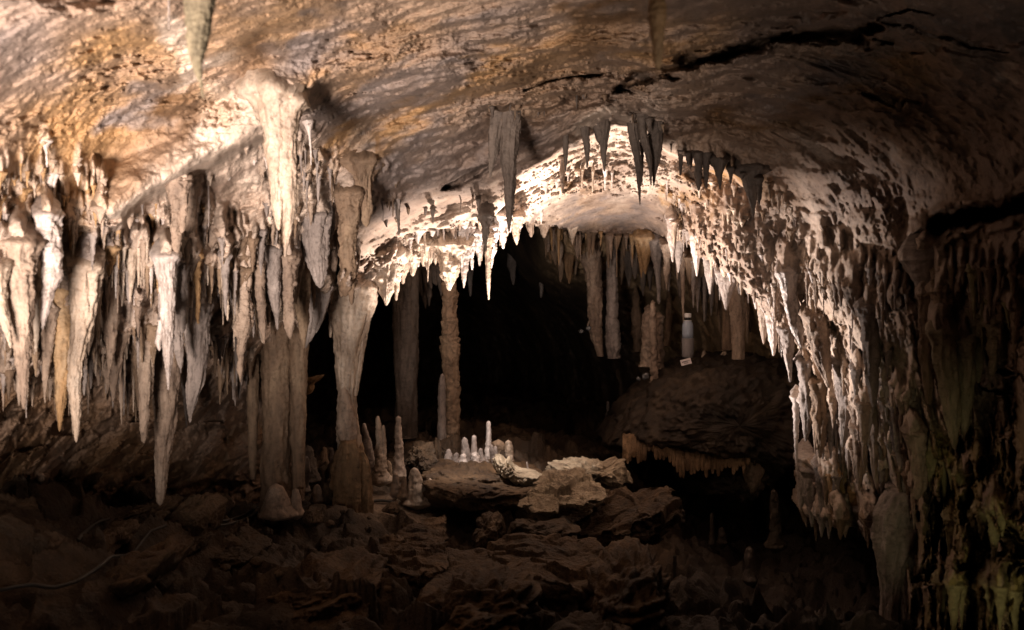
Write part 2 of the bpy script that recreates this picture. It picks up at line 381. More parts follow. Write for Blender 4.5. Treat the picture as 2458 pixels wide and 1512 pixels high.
A_calc = stain([(430, 85, 32, 75, 10), (500, 165, 70, 30, 30), (420, 210, 80, 26, 38), (450, 400, 210, 55, 30), (610, 310, 120, 95, 20), (540, 370, 130, 60, 25), (120, 600, 45, 120, 0, .7), (1450, 340, 150, 60, 30, .7), (1100, 600, 220, 70, 22, .8), (1250, 490, 90, 50, 30), (1560, 400, 90, 60, 0, .8), (1980, 375, 70, 22, 0), (2200, 385, 60, 18, -25), (1960, 640, 120, 160, -30, .8), (2230, 620, 60, 80, 0), (2060, 1000, 170, 330, 0, .8), (2410, 150, 26, 20), (470, 560, 70, 40, 20, .7), (700, 520, 130, 110, 0, .8)], .4)
A_umber = stain([(1430, 85, 75, 55, 25, .6), (1500, 40, 90, 40, 10, .7), (640, 130, 50, 40, 40, .7), (1230, 300, 200, 30, 25, .7), (1100, 445, 110, 35, 28, .8), (1380, 470, 30, 12), (2230, 300, 180, 60, -10, .9), (1900, 280, 200, 60, 5, .9), (420, 260, 60, 60, 30), (1690, 490, 60, 22, -25), (470, 640, 50, 40)], .5)
A_umber = np.maximum(A_umber, lowleft * np.clip(.85 + n_st, 0, 1) * .9)  # brown bedrock, darkened so the weak light there is in the colour
A_slate = stain([(40, 120, 120, 110, 0, .8), (760, 110, 90, 45, 25, .7), (900, 225, 190, 40, 22, .8), (1060, 180, 150, 36, 25, .8), (1150, 60, 140, 40, 20, .8), (1180, 380, 190, 50, 28, .8), (760, 70, 60, 30, 30), (350, 230, 70, 40, 30), (1450, 520, 170, 22, -3, .7), (2000, 190, 140, 40, 20, .8), (2350, 60, 160, 60, 0, .8), (1000, 400, 160, 60, 28, .8), (280, 620, 60, 80, 0, .8)], .4)
A_olive = np.clip(sstep(2150, 2260, PX) * sstep(900, 1150, PY) * (.75 + n_st2), 0, 1)  # yellow-green light at lower right put into the tint
# ------------------------------------------------------------------ the inner chamber beyond the arch
CW = [(300, 300, 7.0), (700, 300, 7.5), (1000, 300, 9), (1300, 300, 8.5), (1600, 300, 8), (2000, 300, 6.6), (2500, 300, 5.8),
      (300, 560, 7.6), (700, 560, 9), (1000, 560, 11), (1200, 545, 9.5), (1310, 548, 7.7), (1450, 555, 7.5), (1600, 570, 7.3), (1750, 600, 6.6), (1900, 650, 6.1), (2500, 700, 5.8),
      (1310, 640, 8.3), (1400, 660, 7.9), (1500, 660, 8.0), (1600, 660, 7.7), (1700, 700, 7.3), (1800, 760, 6.7),
      (300, 800, 8), (700, 800, 10), (1000, 800, 13), (1200, 750, 12.5), (1330, 760, 10.5), (1450, 780, 9.0), (1560, 800, 8.6), (1650, 800, 8.2), (1760, 820, 7.2), (1850, 860, 6.6), (2500, 860, 6.0),
      (700, 1000, 10), (1000, 1000, 13), (1300, 1000, 12), (1500, 1000, 9.5), (1700, 1000, 8.2), (1900, 1000, 7.2), (2500, 1000, 6.4),
      (300, 1250, 8), (1000, 1250, 12), (1500, 1250, 10.5), (1900, 1250, 8.5), (2500, 1250, 7)]
cw = rbf([(a, b) for a, b, _ in CW], [c for *_, c in CW], 2e-4)
hx = np.arange(320, 2480, 3.4); hy = np.arange(300, 1260, 3.4)
QX, QY = np.meshgrid(hx, hy)
c2x, c2y = np.meshgrid(np.arange(300, 2520, 20.0), np.arange(280, 1300, 20.0))
E0 = bilin(cw(c2x, c2y), 300, 280, 20.0, QX, QY)
Q = at_arr(QX, QY, E0).astype(f32)
dsp = fbm(Q * np.array([1.0, 1.0, .7], f32), 4) * 0.16 + ridged(Q * np.array([5, 5, .8], f32) + 1.2 * fbm(Q * 1.5, 3)[..., None], 3) * 0.05 + ridged(Q * np.array([15, 15, 2.6], f32) + 1.2 * fbm(Q * 3, 2)[..., None], 3) * 0.02 + fbm(Q * 9, 4) * .035
cur = sstep(1270, 1340, QX) * (1 - sstep(640, 760, QY + (1600 - QX) * .15))
dsp = dsp + cur * ridged(Q * np.array([8, 8, .45], f32) + 4, 2) * 0.10
E1 = E0 - dsp
ny2, nx2 = QX.shape; ii = np.arange(ny2 * nx2).reshape(ny2, nx2)
qf = np.stack([ii[:-1, :-1], ii[1:, :-1], ii[1:, 1:], ii[:-1, 1:]], -1).reshape(-1, 4)
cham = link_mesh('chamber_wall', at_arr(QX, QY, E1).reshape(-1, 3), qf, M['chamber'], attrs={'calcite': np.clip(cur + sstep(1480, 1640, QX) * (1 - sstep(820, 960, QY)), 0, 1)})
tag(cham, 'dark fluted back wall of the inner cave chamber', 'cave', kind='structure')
chamber_D = lambda x, y: bilin(E1, hx[0], hy[0], 3.4, x, y)

# ------------------------------------------------------------------ the floor
FL = [(-900, 1500, 2.2), (-300, 1300, 2.6), (0, 1500, 2.4), (0, 1330, 2.9), (0, 1200, 3.3), (150, 1180, 3.6), (300, 1185, 4.0), (300, 1400, 3.2), (450, 1210, 4.3), (600, 1500, 2.9), (600, 1330, 3.8), (590, 1240, 4.4), (680, 1222, 4.6), (850, 1228, 4.85), (950, 1205, 5.1), (1050, 1185, 5.3),
      (0, 1900, 1.5), (700, 1900, 1.7), (1300, 1900, 1.8), (1700, 1900, 2.1), (2458, 1900, 1.7), (-900, 1900, 1.2), (3200, 1900, 1.4),
      (1000, 1330, 4.1), (1229, 1500, 3.05), (1229, 1430, 3.8), (1450, 1385, 4.3), (1200, 1312, 4.75), (1290, 1314, 4.8), (1390, 1308, 4.8), (1290, 1300, 5.25), (1130, 1318, 4.6), (1180, 1290, 5.1), (1540, 1500, 3.4), (1560, 1400, 4.2), (900, 1420, 3.5), (400, 1500, 2.75),
      (1720, 1500, 4.9), (1720, 1400, 5.6), (1650, 1330, 6.0), (1800, 1300, 6.8), (2000, 1500, 5.2), (2050, 1350, 6.0), (2300, 1500, 4.6), (2600, 1500, 3.6), (3200, 1500, 3.0),
      (720, 1185, 5.2), (760, 1160, 5.7), (800, 1120, 6.4), (960, 1080, 6.6), (1080, 1095, 6.2), (1150, 1112, 5.8), (1290, 1125, 6.0), (1400, 1130, 6.4), (1000, 1020, 8.5), (1300, 1040, 8.8), (1450, 1080, 7.8), (700, 1040, 8.0), (1200, 960, 11.5), (800, 960, 11.5), (1500, 1000, 9.6),
      (1560, 1150, 7.2), (1700, 1180, 7.4), (1850, 1220, 7.2), (1650, 1100, 8.6), (1800, 1080, 8.2), (2000, 1180, 7.2), (2400, 1200, 6.0), (2400, 1000, 8), (1800, 960, 10.5), (300, 1050, 7.5), (-400, 1100, 5), (-400, 1000, 8), (2900, 1000, 8), (3000, 1250, 5)]
FP3 = np.array([at(*p) for p in FL])
fl_rbf = rbf(FP3[:, :2], FP3[:, 2], 3e-4)
fx = np.arange(-1000, 3400, 4.4)
fY = np.exp(np.linspace(math.log(1.15), math.log(12.5), 640))
SX, SY = np.meshgrid(fx, fY)
XX = (SX - CX) / FP * SY
cgx = np.linspace(-7.5, 9.5, 150); cgy = np.linspace(.9, 13, 110)
gX, gY = np.meshgrid(cgx, cgy)
gZ = np.clip(fl_rbf(gX, gY), -1.0, 2.2)
def bil2(g, x, y):
    u = np.clip((x - cgx[0]) / (cgx[1] - cgx[0]), 0, len(cgx) - 1.001); v = np.clip((y - cgy[0]) / (cgy[1] - cgy[0]), 0, len(cgy) - 1.001)
    i, j = u.astype(int), v.astype(int); a, b = u - i, v - j
    return (g[j, i] * (1 - a) + g[j, i + 1] * a) * (1 - b) + (g[j + 1, i] * (1 - a) + g[j + 1, i + 1] * a) * b
Z0 = bil2(gZ, XX, SY)
F3 = np.stack([XX, SY, Z0], -1).astype(f32)
warp = fbm(F3 * 1.3, 4)
strat_q = (F3 @ np.array([-2.6, 2.2, 3.2], f32)) * 1.15 + warp * 1.5
fr = strat_q - np.floor(strat_q)
layer = (np.where(fr < .82, fr / .82, (1 - fr) / .18) - .5)
lay_amp = (0.045 + 0.08 * sstep(0.0, .5, fbm(F3 * .8 + 4, 2)))
k1, k2 = worley(F3 * np.array([2.3, 2.3, 2.3], f32) + .5 * warp[..., None])
block = sstep(.02, .22, k2 - k1)
Z0 = Z0 - .08 * blob(SX, CY - (Z0 - CZ) / SY * FP, 1180, 1370, 400, 110)
flat = blob(SX, SY * 0 + (CY - (Z0 - CZ) / SY * FP), 950, 1215, 150, 32)      # trodden silt by the columns
rgh = 1 - .85 * flat
rot = F3 @ np.array([[.8, -.3, .5], [.3, .95, .1], [-.5, .1, .86]], f32)
Z1 = Z0 + rgh * (layer * lay_amp * .8 + (block - .8) * 0.05 + facets(rot * np.array([1.5, 2.2, 4.0], f32) + .2 * warp[..., None]) * .15 + facets(rot * np.array([4.2, 6, 10], f32) + .15 * fbm(F3 * 5, 2)[..., None]) * .04 + facets(rot * np.array([12, 16, 24], f32)) * .010 + fbm(F3 * 2.2, 3) * .02 + fbm(F3 * 14, 4) * 0.008 + fbm(F3 * 45, 3) * .004) + flat * fbm(F3 * 25, 3) * .006
ny3, nx3 = SX.shape; jj = np.arange(ny3 * nx3).reshape(ny3, nx3)
ff = np.stack([jj[:-1, :-1], jj[:-1, 1:], jj[1:, 1:], jj[1:, :-1]], -1).reshape(-1, 4)
PYf = CY - (Z1 - CZ) / SY * FP
silt = np.clip(flat * .9 + blob(SX, PYf, 1000, 1270, 60, 30) * .6, 0, 1)
mud = np.clip(sstep(1560, 1700, SX) * .8 + sstep(.1, .5, fbm(F3 * .9 + 20, 3)) * .5, 0, 1)
floor_o = link_mesh('cave_floor', np.stack([XX, SY, Z1], -1).reshape(-1, 3), ff, M['floor'], attrs={'silt': silt, 'mud': mud})
tag(floor_o, 'dark brown muddy rock floor of the cave with tilted layers', 'cave floor', kind='structure')

def floor_hit(px, py, near=1.2):
    """where the sight line through (px, py) meets the floor -> distance ahead"""
    i = int(np.clip(round((px - fx[0]) / 4.4), 0, nx3 - 1))
    m = (Z1[:, i] >= CZ + (CY - py) / FP * fY) & (fY > near)
    return float(fY[np.argmax(m)]) if m.any() else 11.0
def floor_z(px, Y):
    i = int(np.clip(round((px - fx[0]) / 4.4), 0, nx3 - 1)); return float(np.interp(Y, fY, Z1[:, i]))
# ------------------------------------------------------------------ builders for dripstone and rocks
def curve_pts(pts, n):
    P = np.array(pts, float); t = np.concatenate([[0], np.cumsum(np.hypot(np.diff(P[:, 0]), np.diff(P[:, 1])) + 1e-6)]); t /= t[-1]
    u = np.linspace(0, 1, n); out = np.stack([np.interp(u, t, P[:, k]) for k in range(P.shape[1])], -1)
    if n > 8:
        w = max(1, n // (len(P) * 5)); ker = np.hanning(2 * w + 3); ker /= ker.sum()
        pad = np.pad(out, ((w + 1, w + 1), (0, 0)), 'edge')
        sm = np.stack([np.convolve(pad[:, k], ker, 'valid') for k in range(P.shape[1])], -1)
        sm[0], sm[-1] = out[0], out[-1]; out = sm
    return out, u

def tube(pts, Yfun, seed, flute=.10, knob=.10, band=0.0, nf=5, tip=True, root_px=None, root_flare=1.3, root_back=.10, root_dir=-1, flat=1.0, dome=True):
    """one dripstone strand: pts = (px, py, half width) from its root to its tip; returns verts, faces"""
    P = [tuple(map(float, p)) for p in pts]
    L = sum(math.hypot(P[k + 1][0] - P[k][0], P[k + 1][1] - P[k][1]) for k in range(len(P) - 1))
    hwm = max(p[2] for p in P)
    n = int(np.clip(L / 2.4, 14, 190)); na = int(np.clip(hwm * 2.2, 10, 64))
    A, u = curve_pts(P, n)
    if root_dir < 0 and tip:
        dd_ = np.hypot(A[:, 0] - A[0, 0], A[:, 1] - A[0, 1]); A[:, 2] *= 1 + .42 * np.exp(-dd_ / (.55 * A[0, 2] + 3))
    if root_dir > 0 and tip:
        dd_ = np.hypot(A[:, 0] - A[0, 0], A[:, 1] - A[0, 1]); A[:, 2] *= 1 + .45 * np.exp(-dd_ / (.7 * A[0, 2] + 2))
    # buried root
    nr = 9
    r0 = A[0]
    if root_px is None: root_px = 10 + 1.6 * r0[2]
    a_ = np.linspace(1, .12, nr)
    root = np.stack([np.full(nr, r0[0]), r0[1] + root_dir * root_px * a_, r0[2] * (1 + (root_flare - 1) * np.sin(a_ * 2.2)) * (1 - (.88 * a_ ** 1.4 if dome else 0))], -1)
    A = np.concatenate([root, A])
    Y = np.array([Yfun(t) for t in u]); Y = np.concatenate([Y[0] + (root_back + (1.5 * r0[2] / FP * Y[0] if root_dir < 0 else 0)) * a_, Y])
    ctr = at_arr(A[:, 0], A[:, 1], Y); rad = np.maximum(A[:, 2], .35) / FP * Y
    if tip:
        uu = np.concatenate([np.zeros(nr), u]); m = 3.0 * rad.clip(0.004) * 0 + 1
        rem = np.concatenate([np.full(nr, 1e3), (1 - u) * L]) ; tipw = max(P[-1][2], .8)
        rad = rad * np.sqrt(np.clip(rem / ((1.6 if root_dir < 0 else .8) * tipw), 0.02, 1))
    th = np.linspace(0, 2 * math.pi, na, endpoint=False)
    ct, st = np.cos(th), np.sin(th)
    z = ctr[:, 2][:, None] + 0 * th[None]
    R = rad[:, None] * np.ones(na)[None]
    s3 = np.array([seed * 3.17, seed * 1.31, seed * 2.77])
    rr = max(np.median(rad), 1e-3)
    if flute:
        p = np.stack([ct[None] * nf * .45 + 0 * z, st[None] * nf * .45 + 0 * z, z * .25 / rr], -1) + s3
        flute *= .8
        R = R * (1 + flute * 1.5 * fbm(p, 3) + flute * .5 * (ridged(p * 2.1 + 8, 2) - .4))
    p = np.stack([ctr[:, 0][:, None] + R * ct, ctr[:, 1][:, None] + R * st, z], -1)
    if knob:
        sc_ = .55 / rr
        R = R * (1 + knob * 1.6 * fbm((p * np.array([1, 1, .8])) * sc_ + s3, 4) + knob * .5 * fbm(p * sc_ * 4 + s3, 3) + knob * .45 * fbm(p * np.array([1, 1, 3.2]) * sc_ * 1.6 + s3 + 9, 3))
    if band:
        ph = (z / rr * .42 + .9 * fbm(p * .5 / rr + s3, 2)) + .25 * np.sin(th + seed)[None]
        fr = ph - np.floor(ph); R = R * (1 + band * (np.sqrt(np.clip(np.minimum(fr, .97), 0, 1)) - .6) * (1 + .5 * perlin(p * .4 / rr + 4)))
    R = R + rr * .05 * fbm(p * 60 + s3, 2) + .0018 * fbm(p * 150, 2)
    if tip: R = np.maximum(R, 0.0006)
    v = np.stack([ctr[:, 0][:, None] + R * ct, ctr[:, 1][:, None] + R * st * flat, z], -1)
    m = len(A); k = np.arange(m * na).reshape(m, na)
    a = k[:-1]; b = k[1:]
    f = np.stack([a, np.roll(a, -1, 1), np.roll(b, -1, 1), b], -1).reshape(-1, 4)
    if root_dir < 0: f = f[:, ::-1]
    v = v.reshape(-1, 3)
    # close both ends with small fans folded into quads
    c0, c1 = len(v), len(v) + 1
    v = np.concatenate([v, ctr[:1], ctr[-1:] + np.array([[0, 0, -.35 * R[-1].mean() if root_dir < 0 else .35 * R[-1].mean()]])])
    cap = []
    for j in range(0, na - 1, 2):
        j2, j3 = j + 1, (j + 2) % na
        cap.append([c0, k[0, j3], k[0, j2], k[0, j]]); cap.append([c1, k[-1, j], k[-1, j2], k[-1, j3]])
    if na % 2:
        pass
    return v, np.concatenate([f, np.array(cap, np.int64)])

_seed = [0]
ROOTS = []
def spire(name, label, cat, mat, strands, Y=None, group=None, off=0.0, up=False, parent=None, link=True, ymin=None, bump=False, pile=None, skirt=0, **kw):
    """a stalactite (hanging), stalagmite (up=True) or column; strands is one list of (px, py, hw) or a list of such lists"""
    if not isinstance(strands[0], list): strands = [strands]
    if skirt: strands = [[(q[0][0], q[0][1] - 8 - .3 * q[0][2], q[0][2] * skirt)] + list(q) for q in strands]
    vs, fs, nb = [], [], 0; yfirst = None
    for s in strands:
        _seed[0] += 1
        if Y is not None: yf = (lambda t, y=Y: y) if not isinstance(Y, tuple) else (lambda t, y=Y: y[0] + (y[1] - y[0]) * t)
        elif up:
            yb = floor_hit(s[0][0], s[0][1], ymin or 1.2); yf = lambda t, y=yb: y
        else:
            xs = np.array([p[0] for p in s]); ys = np.array([p[1] for p in s]); hw = max(p[2] for p in s)
            top = float(shell_D(xs[0], ys[0]))
            allD = [top] + [float(shell_D(x, y)) for x, y in zip(xs[1:], ys[1:]) if not inside(np.array([x]), np.array([y]), HOLE)[0]]
            y0 = min(top, min(allD)) - hw / FP * top * .35 - off * .4
            y0 = max(y0, top - .26) if yfirst is None else yfirst
            yfirst = y0
            yf = lambda t, y=y0: y
            kw['root_back'] = .07
        if not up and Y is None: ROOTS.append((s[0][0], s[0][1], s[0][2], y0))
        elif not up and bump: ROOTS.append((s[0][0], s[0][1], s[0][2], max(float(yf(0)), float(shell_D(s[0][0], s[0][1])) - .16)))
        o = dict(kw)
        if up: o.setdefault('root_dir', 1); o.setdefault('root_px', 18); o.setdefault('root_back', 0.0); o.setdefault('root_flare', 1.15)
        v, f = tube(s, yf, _seed[0], **o)
        vs.append(v); fs.append(f + nb); nb += len(v)
    if pile is not None:
        pile.append((np.concatenate(vs), np.concatenate(fs), mat)); return None
    o = link_mesh(name, np.concatenate(vs), np.concatenate(fs), M[mat], parent)
    if parent is None:
        recenter(o); tag(o, label, cat, group)
    return o

def rock(name, label, cat, mat, poly, Y, depth, power=2.6, rough=.05, layer=0.0, lay_dir=(-.5, .2, 1.6), group=None, seed=None, tilt=0.0, n=(150, 84), flute=0.0, flute_freq=17, lay_freq=14, parent=None, facet=1.0):
    """a boulder or slab: the outline has its own distance, size and thickness; rounded in depth, then weathered"""
    _seed[0] += 1; sd_ = seed or _seed[0]
    P = np.array(poly, float)
    pw = np.array([at(x, y, Y) for x, y in P]); c = pw.mean(0)
    if abs(c[0]) > 50: raise ValueError
    n1, n2 = n
    rel = pw[:, [0, 2]] - c[[0, 2]]
    # resample the closed outline by length
    cl = np.concatenate([rel, rel[:1]]); t = np.concatenate([[0], np.cumsum(np.hypot(*np.diff(cl, axis=0).T))]); t /= t[-1]
    uu = np.linspace(0, 1, n1, endpoint=False)
    ox, oz = np.interp(uu, t, cl[:, 0]), np.interp(uu, t, cl[:, 1])
    ker = np.array([1, 2, 3, 2, 1.]) / 9
    ox = np.convolve(np.concatenate([ox[-2:], ox, ox[:2]]), ker, 'valid'); oz = np.convolve(np.concatenate([oz[-2:], oz, oz[:2]]), ker, 'valid')
    ph = np.linspace(-math.pi / 2, math.pi / 2, n2)
    cs = np.sign(np.cos(ph)) * np.abs(np.cos(ph)) ** (2 / power); sn = np.sign(np.sin(ph)) * np.abs(np.sin(ph)) ** (2 / power)
    X = c[0] + cs[:, None] * ox[None]; Zz = c[2] + cs[:, None] * oz[None] + (sn * depth * math.tan(tilt))[:, None]
    Yy = c[1] + depth * .35 + (sn * depth)[:, None] + 0 * ox[None]
    v = np.stack([X, Yy, Zz], -1)
    # outward direction
    nrm = np.stack([cs[:, None] * ox[None], (sn * depth)[:, None] + 0 * ox[None], cs[:, None] * oz[None] * 2.0], -1)
    nrm /= np.linalg.norm(nrm, axis=-1, keepdims=True) + 1e-9
    s3 = sd_ * 5.3
    p = v.astype(f32)
    d = rough * (.8 * fbm(p * 4.5 + s3, 3) + .45 * (ridged(p * 9 + s3, 4) - .6) + .25 * fbm(p * 26 + s3, 4) + .12 * fbm(p * 70 + s3, 2) + .5 * facet * facets(p * np.array([5, 5, 9], f32) + .3 * fbm(p * 5, 2)[..., None] + s3) + .22 * facet * facets(p * np.array([14, 14, 22], f32) + s3))
    if layer:
        qd = p @ np.array(lay_dir, f32) * lay_freq + 1.2 * fbm(p * 3 + s3, 3)
        fr = qd - np.floor(qd); d = d + layer * (np.where(fr < .75, fr / .75, (1 - fr) / .25) - .5) * (1 + fbm(p * 2.5 + s3, 2))
    if flute:
        d = d + flute * ridged(p * np.array([flute_freq, flute_freq, 1.2], f32) + s3, 3)
    v = v + nrm * d[..., None]
    k = np.arange(n1 * n2).reshape(n2, n1); a, b = k[:-1], k[1:]
    f = np.stack([a, b, np.roll(b, -1, 1), np.roll(a, -1, 1)], -1).reshape(-1, 4)
    o = link_mesh(name, v.reshape(-1, 3), f, M[mat], parent)
    if parent is None: recenter(o); tag(o, label, cat, group)
    return o

def tube3(path, r, n=8):
    """a plain cable through world points"""
    P = np.asarray(path, float); m = len(P)
    T = np.gradient(P, axis=0); T /= np.linalg.norm(T, axis=1, keepdims=True) + 1e-9
    up = np.array([0, .1, 1.0]); B = np.cross(T, up); B /= np.linalg.norm(B, axis=1, keepdims=True) + 1e-9; N = np.cross(B, T)
    th = np.linspace(0, 2 * math.pi, n, endpoint=False)
    v = P[:, None] + r * (np.cos(th)[None, :, None] * B[:, None] + np.sin(th)[None, :, None] * N[:, None])
    k = np.arange(m * n).reshape(m, n); a, b = k[:-1], k[1:]
    f = np.stack([a, np.roll(a, -1, 1), np.roll(b, -1, 1), b], -1).reshape(-1, 4)
    return v.reshape(-1, 3), f

def heap(pile, name, label):
    """the uncountable small drips: one object, several materials"""
    mats = sorted({m for *_, m in pile}); vs, fs, mi, nb = [], [], [], 0
    for v, f, m in pile:
        vs.append(v); fs.append(f + nb); mi.append(np.full(len(f), mats.index(m))); nb += len(v)
    o = link_mesh(name, np.concatenate(vs), np.concatenate(fs), M[mats[0]])
    for m in mats[1:]: o.data.materials.append(M[m])
    mi = np.concatenate(mi)
    if len(o.data.polygons) == len(mi): o.data.polygons.foreach_set('material_index', mi.astype(np.int32))
    return tag(o, label, 'small stalactites', kind='stuff')

TINY = []

def plate(name, label, cat, mat, poly, ref, sy, sx, thick, rough=.02, layer=.02, group=None, undercut=.06, fine=1.0, lay_n=5):
    """a flat slab of bedded rock: its outline lies on a tilted plane, its edges break down in layers"""
    _seed[0] += 1; s3 = _seed[0] * 4.7
    P = np.array(poly, float); rp = at(*ref)
    n1 = 260; cl = np.concatenate([P, P[:1]]); t = np.concatenate([[0], np.cumsum(np.hypot(*np.diff(cl, axis=0).T))]); t /= t[-1]
    u = np.linspace(0, 1, n1, endpoint=False); ox, oy = np.interp(u, t, cl[:, 0]), np.interp(u, t, cl[:, 1])
    a, b = (CY - oy) / FP, (ox - CX) / FP
    Y = (rp[2] - sy * rp[1] - sx * rp[0] - CZ) / (a - sy - sx * b)
    E = np.stack([b * Y, Y, CZ + a * Y], -1); c = E.mean(0)
    rings = [(k / 44.0) for k in range(2, 45)]
    V = [c + (E - c) * r for r in rings]; kind = [0.0] * len(rings)
    # broken edge: steps of bedding planes going down
    out = E - c; out[:, 2] = 0; out /= np.linalg.norm(out, axis=1, keepdims=True) + 1e-9
    m = 26
    for k in range(1, m + 1):
        q = k / m; bed = math.floor(q * lay_n) / lay_n
        inn = undercut * (1.4 * q ** 1.5) + .018 * math.sin(bed * 40 + s3)
        V.append(E - out * inn - np.array([0, 0, thick * q])); kind.append(q)
    V.append(c + (V[-1] - c) * np.array([.3, .3, 1.0])); kind.append(1.0)
    V = np.array(V); kd = np.array(kind)
    p = V.astype(f32); top = (kd == 0)[:, None]
    rr = np.array(rings + [1.0] * (len(V) - len(rings)))[:, None]
    w = fbm(p * 1.6 + s3, 3)
    hgt = rough * (1.2 * fbm(p * np.array([3, 3, 3], f32) + s3, 4) + 1.1 * facets(p * np.array([3.2, 4.5, 2], f32) + .25 * w[..., None] + s3) + .45 * facets(p * np.array([9, 12, 4], f32) + s3)) + fine * (fbm(p * 22 + s3, 4) * .006 + fbm(p * 70, 2) * .002)
    st_ = np.floor((p[..., 0] * .9 + p[..., 1] * .5) * 5 + 1.6 * w + s3); hgt = hgt + layer * (_R[(st_.astype(np.int64) * 7 + 13) & 1023][..., 0] - .5)
    V[..., 2] += np.where(top, hgt - .02 * sstep(.93, 1, rr) * thick, hgt[len(rings) - 1][None] * (1 - kd[:, None] * .5))
    jag = (.030 * facets(p * np.array([5, 5, 16], f32) + s3) + .014 * facets(p * np.array([14, 14, 40], f32) + s3) + .012 * fbm(p * 16 + s3, 3)) * sstep(.8, 1.0, rr)
    V[..., 0] += jag * out[:, 0][None]; V[..., 1] += jag * out[:, 1][None]
    k = np.arange(V.shape[0] * n1).reshape(V.shape[0], n1); aa, bb = k[:-1], k[1:]
    f = np.stack([aa, bb, np.roll(bb, -1, 1), np.roll(aa, -1, 1)], -1).reshape(-1, 4)
    v = V.reshape(-1, 3); c0 = len(v); v = np.concatenate([v, V[0].mean(0)[None], V[-1].mean(0)[None]])
    cap = [[c0, k[0, j], k[0, j + 1], k[0, (j + 2) % n1]] for j in range(0, n1, 2) if j + 1 < n1] + [[c0 + 1, k[-1, (j + 2) % n1], k[-1, j + 1], k[-1, j]] for j in range(0, n1, 2) if j + 1 < n1]
    o = link_mesh(name, v, np.concatenate([f, np.array(cap)]), M[mat]); recenter(o); tag(o, label, cat, group)
    return o

def organ(name, label, cat, mat, pipes, ytop, Y, back=.12):
    """a draped sheet of fused pipes; pipes = (px centre, px half width, px tip)"""
    _seed[0] += 1; s3 = _seed[0] * 3.3
    per, nv = 12, 46
    xs, tips, cc, ww = [], [], [], []
    for c, w, yt in pipes:
        for k in range(per):
            t = -1 + (k + .5) * 2 / per; q = math.sqrt(max(0, 1 - t * t))
            xs.append(c + t * w); tips.append(yt - (1 - q) * w * 2.6); cc.append(q); ww.append(w)
    xs, tips, cc, ww = map(np.array, (xs, tips, cc, ww)); yt_ = np.interp(xs, [p[0] for p in ytop], [p[1] for p in ytop])
    tips = np.maximum(tips, yt_ + 6)
    v = np.linspace(0, 1, nv)[:, None]
    py = yt_[None] + (tips - yt_)[None] * v
    r = ww / FP * Y
    Yf = Y - (cc * r)[None] * (1.1 - .55 * v ** 2) + .22 * (1 - v) ** 3 + 0 * py
    F = at_arr(xs[None] + 0 * py, py, Yf); B = at_arr(xs[None] + 0 * py, py, np.maximum(Y + back * (1 - v ** 2) + .002, Yf + .004))
    n = (fbm(F * np.array([14, 14, 9]) + s3, 4) * .012 + fbm(F * np.array([60, 60, 18]) + s3, 3) * .004)
    F[..., 1] -= n; F[..., 0] += .004 * fbm(F * 20 + s3, 3)
    m = len(xs); k1 = np.arange(nv * m).reshape(nv, m); k2 = k1 + nv * m
    q = lambda a, b, c, d: np.stack([a, b, c, d], -1).reshape(-1, 4)
    f = [q(k1[:-1, :-1], k1[1:, :-1], k1[1:, 1:], k1[:-1, 1:]), q(k2[:-1, :-1], k2[:-1, 1:], k2[1:, 1:], k2[1:, :-1]), q(k1[-1, :-1], k2[-1, :-1], k2[-1, 1:], k1[-1, 1:]), q(k1[0, :-1], k1[0, 1:], k2[0, 1:], k2[0, :-1]), q(k1[:-1, 0], k2[:-1, 0], k2[1:, 0], k1[1:, 0]), q(k1[:-1, -1], k1[1:, -1], k2[1:, -1], k2[:-1, -1])]
    o = link_mesh(name, np.concatenate([F.reshape(-1, 3), B.reshape(-1, 3)]), np.concatenate(f), M[mat]); recenter(o); tag(o, label, cat); return o
# ------------------------------------------------------------------ dripstone on the left wall and the roof
S = 'stalactite'
def st(label, mat, *strands, **kw):
    if 'pile' not in kw and len(strands[0]) > 4 and strands[0][0][0] < 640: strands = [[(x, y, h * (.88 if h > 12 else 1)) for x, y, h in q] for q in strands]
    return spire(S, label, S, mat, [list(s) for s in strands] if len(strands) > 1 else list(strands[0]), **kw)
# two close to the lens, hanging from the roof
st('thick olive stalactite with a thread-thin drip tip hanging from the roof at top left', 'drab', [(480, -60, 44), (480, 0, 40), (477, 60, 33), (473, 120, 24), (472, 150, 13), (476, 178, 9), (482, 200, 3.5), (488, 236, 1.5)], Y=1.6, root_px=140, root_back=.6, knob=.05, flute=.08)
st('single slim stalactite with an orange tip hanging from the roof near the top edge', 'ochre', [(1577, -70, 22), (1577, 0, 19), (1577, 34, 22), (1577, 80, 17), (1578, 112, 12), (1579, 150, 10.5), (1580, 167, 7)], Y=1.6, root_px=150, root_back=.9, knob=.06, flute=.06)
st('hair-thin white drip straw left of the thick olive stalactite', 'white', [(405, -40, 2.5), (405, 30, 2.2), (406, 72, 1.6)], Y=1.8, root_px=70, knob=.02)
# straws on the ochre roof
st('short white straw with a flat white collar on the ochre roof at far left', 'white', [(108, 340, 12), (110, 350, 5), (112, 375, 2.6), (113, 402, 1.8)], knob=.05)
st('forked white drip straw below the collared straw on the ochre wall at far left', 'white', [(128, 418, 9), (121, 430, 7), (117, 460, 5), (116, 520, 3.5), (116, 540, 1.5)], [(136, 420, 6), (130, 440, 3.5), (130, 478, 1.5)], knob=.08)
st('small white straw with a funnel top beside the bright twin stalactite', 'white', [(739, 292, 11), (741, 308, 7), (743, 325, 3), (746, 360, 2.2), (747, 397, 1.4)], knob=.04)
st('hair-thin straw above the brown recess left of the bright twin stalactite', 'white', [(500, 440, 2), (501, 480, 1.6), (501, 546, 1.1)], knob=.02)
